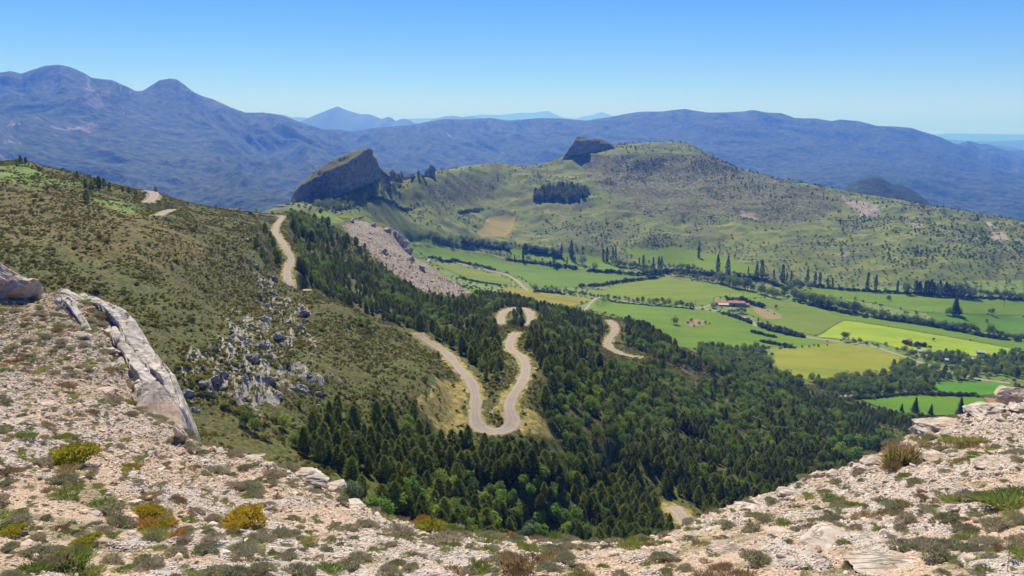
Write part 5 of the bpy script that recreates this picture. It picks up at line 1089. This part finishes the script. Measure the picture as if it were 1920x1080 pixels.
nk('rust','rusty_bush','bush','rust',[blades(40,900,0.45,0.20,0.030,0.8,0.12)],woody,'rust orange leafy plant','rusty plants on the stony slope')
NEAR=[]
def putnear(kd,px,py,wpx,hs=1.0):
    x,y,z=TN.hit(px,py); w=wpx*0.86/F*math.hypot(y,z)/0.85; hs=hs*0.85; NEAR.append(dict(k=kd,x=x,y=y,z=z-0.01,w=w,hs=hs,px=px,py=py,a=wpx))
for kd,px_,py_,w_,hs in [('gold',138,868,90,1.2),('gold',278,968,56,1.3),('gold',300,990,50,1.0),('rust',290,985,60,1.0),('rust',328,1003,40,.8),('gold',462,985,84,1.3),('gold',440,992,46,1.),('gold',20,1003,56,1.0),('rust',246,878,34,1.0),('gold',235,882,22,1),('gold',152,1028,80,.7),('herb',130,1065,90,1.7),('herb',60,1070,60,1.3),('dry',100,1060,70,1.4),('herb',170,1078,50,1.8),
  ('dry',1692,868,76,2.6),('herb',1690,872,64,2.4),('dry',1672,880,40,2.0),('herb',1795,832,64,1.2),('herb',1830,828,50,1.1),('dry',1840,835,40,1.0),('cush',285,1015,40,1.2),('cush',830,1020,80,1.0),('cush',750,1005,60,1.1),('dry',965,1068,60,2.4),('dry',1650,745,1,1),('gold',810,996,60,1.),('rust',790,985,44,1.),('gold',846,1002,50,.7),('rust',955,1010,36,1.),
  ('cush',1420,1058,60,1.5),('cush',1240,1050,50,1.2),('cush',1480,900,1,1),('cush',1685,955,56,1.2),('dry',250,735,56,1.6),('gold',262,752,30,1.2),('herb',270,770,40,1.3),('herb',1880,945,90,1.3),('herb',1900,930,70,1.2),('cush',1745,1030,60,1.3),('dry',190,575,36,1.4),('rust',1868,1000,1,1),('cush',120,905,56,1.),('cush',75,870,50,1.)]:
    if w_>2: putnear(kd,px_,py_,w_,hs)
g2=np.random.default_rng(77); x,y,z=near_scatter(40000,6.5,36,0.25,g2); px,py=pix(x,y,z); nc=fbm(x/1.7,y/1.7,3,90); n2_=fbm(x/3.1,y/3.1,3,95); rk=TN.samp(TN.ROCK,x/y,np.log(y))
grassy=smooth(12,22,y)*smooth(0.5,-3,x)
for i in range(len(x)):
    p=0.42+0.85*nc[i]-0.20*rk[i]+0.35*grassy[i]
    if g2.random()>p: continue
    r=g2.random()+0.55*n2_[i]; kd='cush' if r<0.55 else ('herb' if r<0.80 else 'dry')
    w=float(np.exp(g2.normal(-1.28,0.36)))*1.0; w=min(w,0.48)
    NEAR.append(dict(k=kd,x=x[i],y=y[i],z=z[i]-0.01,w=w,hs=g2.uniform(0.75,1.25),px=px[i],py=py[i],a=w*F/y[i]*0.85))
NLM=[('the big yellow green bush',138,868),('the golden bush at lower left',278,968),('the wide yellow bush',462,985),('the small orange plant',246,878),('the yellow patch at the left edge',20,1003),('the lime green patch at bottom left',152,1028),('the brown boulder face',302,785),('the long pale slab',240,650),('the left edge rocks',35,545),
 ('the flat rock on the left lip',472,860),('the pale ledges above the green trees',600,905),('the golden scrub on the lip',820,995),('the middle of the lip',1080,1022),('the bottom centre tuft',965,1068),('the sunk boulder',1365,1035),('the right lip slabs',1440,940),('the tall dry bush',1692,865),('the green shrub strip',1812,830),('the right edge boulder',1905,745),('the wide bedrock plate',1580,1015),('the dark upright stone',1783,1030),('the green patch at the right edge',1890,940),('the bare gravel at lower left',90,940),('the open gravel at bottom left of centre',620,1040),('the gravel below the left lip',700,1000),('the slope above the bottom edge',380,1060),('the middle of the left slope',90,720),('the upper left grass',130,610),('the middle of the right slope',1640,930),('the gravel left of the sunk boulder',1180,1050),('the gravel under the pale ledges',560,960),('the foot of the brown boulder',400,880)]
_LM,_LX=LM,LMX
LM=NLM; LMX=np.array([(a[1],a[2]) for a in NLM],float)
for kd,K in NK.items():
    L=sorted([p for p in NEAR if p['k']==kd],key=lambda p:-p['a']*(1 if -10<p['px']<1930 and p['py']<1095 else 0)); ind=L[:290]; rest=L[290:]
    wordlabels(ind,K['words'])
    for i,p in enumerate(ind):
        root=bpy.data.objects.new(K['name'],None); COL.objects.link(root); root.empty_display_size=0.1; root.location=(p['x'],p['y'],p['z']); root.scale=(p['w'],p['w'],p['w']*p['hs']); root.rotation_euler=(g2.normal(0,.06)+0.2,g2.normal(0,.06),g2.uniform(0,6.28))
        root['label']=p['label']; root['category']=K['cat']; root['group']=K['grp']
        o=link('foliage' if K['stem'] else 'blades',K['me'][i%len(K['me'])],root); K['objs'].append(o)
        if K['stem']: link('stem',K['stem'][i%2],root)
    if rest: stuff({'cush':'cushion_scrub','herb':'grass','dry':'dry_grass'}[kd],{'cush':'low grey green cushion plants between the stones','herb':'short green grass between the stones','dry':'short dried grass between the stones'}[kd],'plants',None,np.array([(p['x'],p['y'],p['z']) for p in rest]),K['objs'][:3],0.12,np.array([(p['w'],p['w'],p['w']*p['hs']) for p in rest]))
# short growth filling in between
x,y,z=near_scatter(60000,6.2,38,0.10,g2); nc=fbm(x/1.3,y/1.3,4,120)+0.25*smooth(12,24,y)*smooth(1,-3,x); k=g2.random(len(x))<0.10+smooth(-0.1,0.6,nc)*0.5
x,y,z=x[k],y[k],z[k]; w=np.exp(g2.normal(-2.05,0.35,len(x))); hsx=g2.uniform(.5,1.1,len(x)); a_=g2.random(len(x))<0.5
for nm,lb,sel,kd in (('turf','thin low turf and thyme between the stones',a_,'cush'),('moss','thin greenish growth between the stones',~a_,'herb')):
    stuff(nm,lb,'turf',None,np.stack([x,y,z],1)[sel],NK[kd]['objs'][:3],0.2,np.stack([w,w,w*hsx],1)[sel])
# stones: the larger ones singly, the gravel as one mass
st=[rock_mesh('stone',700+k,2,(1,0.85,0.55),8,0.05,RK['stone']) for k in range(6)]
x,y,z=near_scatter(2600,6.5,30,0.55,g2,10); px,py=pix(x,y,z); sz=np.exp(g2.normal(-2.35,0.42,len(x))); sz=np.minimum(sz,0.085); B=[dict(x=a,y=b,z=c,s=s,px=p,py=q,a=s*F/b) for a,b,c,s,p,q in zip(x,y,z,sz,px,py)]
B.sort(key=lambda p:-p['a']*(p['py']<1078)*(0<p['px']<1920)); B=B[:240]; wordlabels(B,'loose pale stone'); SO=[]
for i,p in enumerate(B):
    o=link('stone',st[i%6],None,(p['x'],p['y'],p['z']+p['s']*0.05),p['label'],'stone','loose stones on the near slope'); o.scale=(p['s'],)*3; o.rotation_euler=(g2.normal(0,.3),g2.normal(0,.3),g2.uniform(0,6.28)); SO.append(o)
x,y,z=near_scatter(420000,6.2,34,0,g2); k=g2.random(len(x))<np.clip(0.85+0.7*fbm(x/1.4,y/1.4,3,140),0.1,1); x,y,z=x[k],y[k],z[k]; n=len(x)
s=np.minimum(np.exp(g2.normal(-4.2,0.45,n))*np.clip(y/11,0.9,1.5),0.07); print('gravel',n)
stuff('gravel','pale broken limestone gravel covering the near slope','gravel',None,np.stack([x,y,z-s*0.05],1),SO[:6],0.5,np.stack([s*g2.uniform(.8,1.4,n),s,s*g2.uniform(.6,1.1,n)],1))
LM,LMX=_LM,_LX
print("near",time.time()-T0)

# ================================================================== BUILDINGS AND SMALL THINGS OF THE VALLEY
def boxes(name,L,mat,parent):
    V=[];Fc=[]
    for x0,x1,y0,y1,z0,z1 in L:
        b=len(V); V+=[(x,y,z) for x in (x0,x1) for y in (y0,y1) for z in (z0,z1)]; Fc+=[(b,b+1,b+3,b+2),(b+4,b+6,b+7,b+5),(b,b+4,b+5,b+1),(b+2,b+3,b+7,b+6),(b,b+2,b+6,b+4),(b+1,b+5,b+7,b+3)]
    return link(name,mesh_np(name,np.array(V,float),np.array(Fc),mat,False),parent)
def gable(name,x0,x1,y0,y1,z,h,mat,parent,ov=0.4,th=0.22,mono=False):
    """pitched roof with its ridge along x"""
    yc=(y0+y1)/2 if not mono else y1; A=[(y0-ov,z-ov*0.3),(yc,z+h),(y1+ov,z-ov*0.3)] if not mono else [(y0-ov,z),(y1,z+h)]
    V=[];Fc=[]
    for k in range(len(A)-1):
        (ya,za),(yb,zb)=A[k],A[k+1]; b=len(V)
        for x in (x0-ov,x1+ov):
            V+=[(x,ya,za),(x,yb,zb),(x,yb,zb+th),(x,ya,za+th)]
        Fc+=[(b,b+4,b+5,b+1),(b+3,b+2,b+6,b+7),(b,b+3,b+7,b+4),(b+1,b+5,b+6,b+2),(b,b+1,b+2,b+3),(b+4,b+7,b+6,b+5)]
    return link(name,mesh_np(name,np.array(V,float),np.array(Fc),mat,False),parent)
def walls(x0,x1,y0,y1,z,h,mat,parent,name='wall'):
    yc=(y0+y1)/2; V=[(x0,y0,-2),(x1,y0,-2),(x1,y1,-2),(x0,y1,-2),(x0,y0,z),(x1,y0,z),(x1,y1,z),(x0,y1,z),(x0,yc,z+h),(x1,yc,z+h)]
    me=bpy.data.meshes.new(name); me.from_pydata(V,[],[(0,1,5,4),(1,2,6,9,5),(2,3,7,6),(3,0,4,8,7),(0,3,2,1)]); me.materials.append(mat); return link(name,me,parent)
def house(name,cat,label,px,py,rz,grp=None,ymin=500,ymax=1700):
    x,y,z=TM.hit(px,py,ymin,ymax); o=bpy.data.objects.new(name,None); COL.objects.link(o); o.location=(x,y,z); o.rotation_euler=(0,0,rz); o['label']=label; o['category']=cat
    if grp: o['group']=grp
    return o
mt_=M('roof_tiles'); mt_.t.nodes; tile=mt_.col(mt_.mix(mt_.ramp(mt_.noise(0.9,4,0.7),[(0.3,0.),(0.7,1.)]),(.34,.13,.07),(.55,.27,.16)))
plast=simple('plaster_wall',(.42,.39,.36)); wood=simple('brown_door',(.16,.06,.04)); glass=simple('window_dark',(.04,.045,.05),0.2); greyr=simple('grey_sheet_roof',(.38,.40,.42),0.5); pinkr=simple('faded_tiles',(.62,.42,.36)); white=simple('pale_trim',(.7,.68,.64))
f=house('farmhouse','farmhouse','long low farmhouse with two orange tile roofs and grey walls',1370,573,R(-9))
walls(-19.5,-3,-1,6.5,3.4,1.5,plast,f); gable('roof',-19.5,-3,-1,6.5,3.4,1.5,tile,f)
walls(-2.6,17,-3.6,5.6,4.4,1.9,plast,f); r_=gable('roof',-2.6,17,-3.6,5.6,4.4,1.9,tile,f)
boxes('chimney',[(8,8.9,1.6,2.5,5.5,7.3)],plast,r_); boxes('lean_to_wall',[(-15.5,-3.2,-6.4,-1.3,-1.5,1.9)],plast,f); gable('lean_to_roof',-15.5,-3.2,-6.4,-1.1,2.0,1.1,pinkr,f,mono=True)
boxes('door',[(2,5.2,-3.72,-3.55,-0.5,3.0)],wood,f)
for wx in (-0.6,7.2,10.4,13.6): w_=boxes('window',[(wx,wx+1.0,-3.68,-3.58,1.3,2.6)],glass,f); boxes('sill',[(wx-.12,wx+1.12,-3.78,-3.6,1.15,1.28)],white,w_)
walls(17.6,23,-1.5,4,2.2,1.2,plast,f,'annex_wall'); gable('annex_roof',17.6,23,-1.5,4,2.2,1.2,tile,f); boxes('gable_door',[(17.0,17.12,-2.6,-1.4,-1,1.6)],wood,f)
h=house('ruined_hut','hut','small stone hut with a broken orange roof inside bushes in the bright field',1703,643,R(35)); walls(-3.2,3.2,-2.6,2.6,2.6,1.7,simple('rubble_wall',(.28,.25,.22)),h); gable('roof',-3.2,3.2,-2.6,2.6,2.6,1.7,tile,h); boxes('door',[(-0.6,0.6,-2.7,-2.55,-.5,1.9)],glass,h); gable('side_roof',-7.5,-3.6,-1.8,1.8,1.5,0.9,tile,h); boxes('side_wall',[(-7.4,-3.7,-1.7,1.7,-1.5,1.5)],plast,h)
for k,(px_,py_,ln,rz,lb) in enumerate([(1752,664,30,-17,'long grey roofed shed at the edge of the bright field'),(1795,674,34,-19,'long grey roofed shed nearer the pool with white walls'),(1790,680,20,-19,'low pale shed half hidden by trees below the long shed')]):
    s_=house('farm_shed','shed',lb,px_,py_,R(rz),'grey sheds by the pool'); walls(-ln/2,ln/2,-3,3,2.6,1.0,white if k else plast,s_); gable('roof',-ln/2,ln/2,-3,3,2.6,1.0,greyr,s_)
    for q in range(int(ln//6)): boxes('window',[(-ln/2+2+q*6,-ln/2+4.4+q*6,-3.12,-2.98,1.0,2.1)],glass,s_)
s_=house('stone_house','house','small brown stone house with a pale roof beside the pool',1838,665,R(-20)); walls(-3.5,3.5,-3,3,3.2,1.6,simple('brown_stone',(.24,.19,.16)),s_); gable('roof',-3.5,3.5,-3,3,3.2,1.6,simple('pale_roof',(.5,.45,.42)),s_); boxes('window',[(-1,0.2,-3.1,-2.97,1.2,2.3)],glass,s_)
s_=house('hillside_house','house','tiny orange roofed house at the left foot of the long rock',527,380,R(15),ymin=900); s_.scale=(.6,.6,.6); walls(-6,6,-4,4,3.4,2.2,plast,s_); gable('roof',-6,6,-4,4,3.4,2.2,tile,s_); boxes('window',[(-3,-1.6,-4.1,-3.97,1.1,2.3),(1.6,3,-4.1,-3.97,1.1,2.3)],glass,s_)
# pool
x0,y0,z0=TM.hit(1842,673,500,1100); th=np.linspace(0,2*np.pi,40,endpoint=False); rr=1+0.22*np.cos(2*th+0.5)+0.08*np.cos(3*th)
ring=lambda k,z:np.stack([np.cos(th)*9.5*rr*k,np.sin(th)*5.0*rr*k,np.full(40,z)],1)
V=np.concatenate([ring(1.10,0.2),ring(1.10,0.75),ring(1.0,0.75),ring(1.0,0.45)]); Fc=[(a*40+i,a*40+(i+1)%40,(a+1)*40+(i+1)%40,(a+1)*40+i) for a in range(3) for i in range(40)]
e=bpy.data.objects.new('swimming_pool',None); COL.objects.link(e); e.location=(x0,y0,z0); e.rotation_euler=(0,0,R(25)); e['label']='curved turquoise swimming pool with pale stone rim'; e['category']='pool'
link('rim',mesh_np('rim',V,np.array(Fc),white,False),e); me=bpy.data.meshes.new('water'); me.from_pydata([tuple(v) for v in ring(1.0,0.6)],[],[tuple(range(40))]); mw=M('pool_water'); mw.b.inputs['Roughness'].default_value=0.08; mw.col((.12,.55,.60)); me.materials.append(mw.m); link('water',me,e)
# poles
for px_,py_,h_,lb in [(802,467,15,'wooden utility pole in the long green valley field near the scree knob'),(1368,561,13,'utility pole behind the farmhouse roof'),(1394,562,16,'utility pole behind the right end of the farmhouse'),(1338,567,10,'utility pole left of the farmhouse'),(1304,575,14,'utility pole by the lane left of the farmhouse'),(1605,552,11,'utility pole in the upper field by two poplars'),(1882,577,15,'utility pole in the field at the far right'),(920,478,9,'utility pole on the lime strip above the valley field'),(1008,488,10,'utility pole beside the poplars on the lime strip')]:
    x,y,z=TM.hit(px_,py_,600,1700); hh=h_*y/F; e=bpy.data.objects.new('utility_pole',None); COL.objects.link(e); e.location=(x,y,z); e['label']=lb; e['category']='pole'; e['group']='utility poles in the valley'
    boxes('post',[(-.16,.16,-.16,.16,-1,hh)],MT['bark'],e); boxes('cross_arm',[(-.9,.9,-.08,.08,hh-.7,hh-.5)],MT['bark'],e)
# bare stalk at the lower right
x,y,z=TN.hit(1890,1072); V=[];Fc=[]; pts=[(0,0,-.03),(-.012,0,.10),(-.004,.01,.2),(-.03,0,.30),(-.035,0,.38)]
def stick(P,r,V,Fc):
    b=len(V)
    for i,p in enumerate(P):
        q=r*(1-0.7*i/(len(P)-1))
        for k in range(5): V.append((p[0]+q*math.cos(k*1.257),p[1]+q*math.sin(k*1.257),p[2]))
    for i in range(len(P)-1):
        for k in range(5): c=b+i*5; Fc.append((c+k,c+(k+1)%5,c+5+(k+1)%5,c+5+k))
stick(pts,.004,V,Fc); stick([(-.012,0,.10),(.02,0,.15),(.03,0,.19)],.002,V,Fc); stick([(-.004,.01,.2),(-.04,.01,.24)],.002,V,Fc); stick([(-.02,0,.26),(.01,0,.31)],.002,V,Fc)
link('dry_stalk',mesh_np('dry_stalk',np.array(V),np.array(Fc),simple('dark_twig',(.07,.045,.03))),None,(x,y,z),'single thin dark bare stalk standing at the lower right corner','dead stalk')
print("done",len(bpy.data.objects),time.time()-T0)
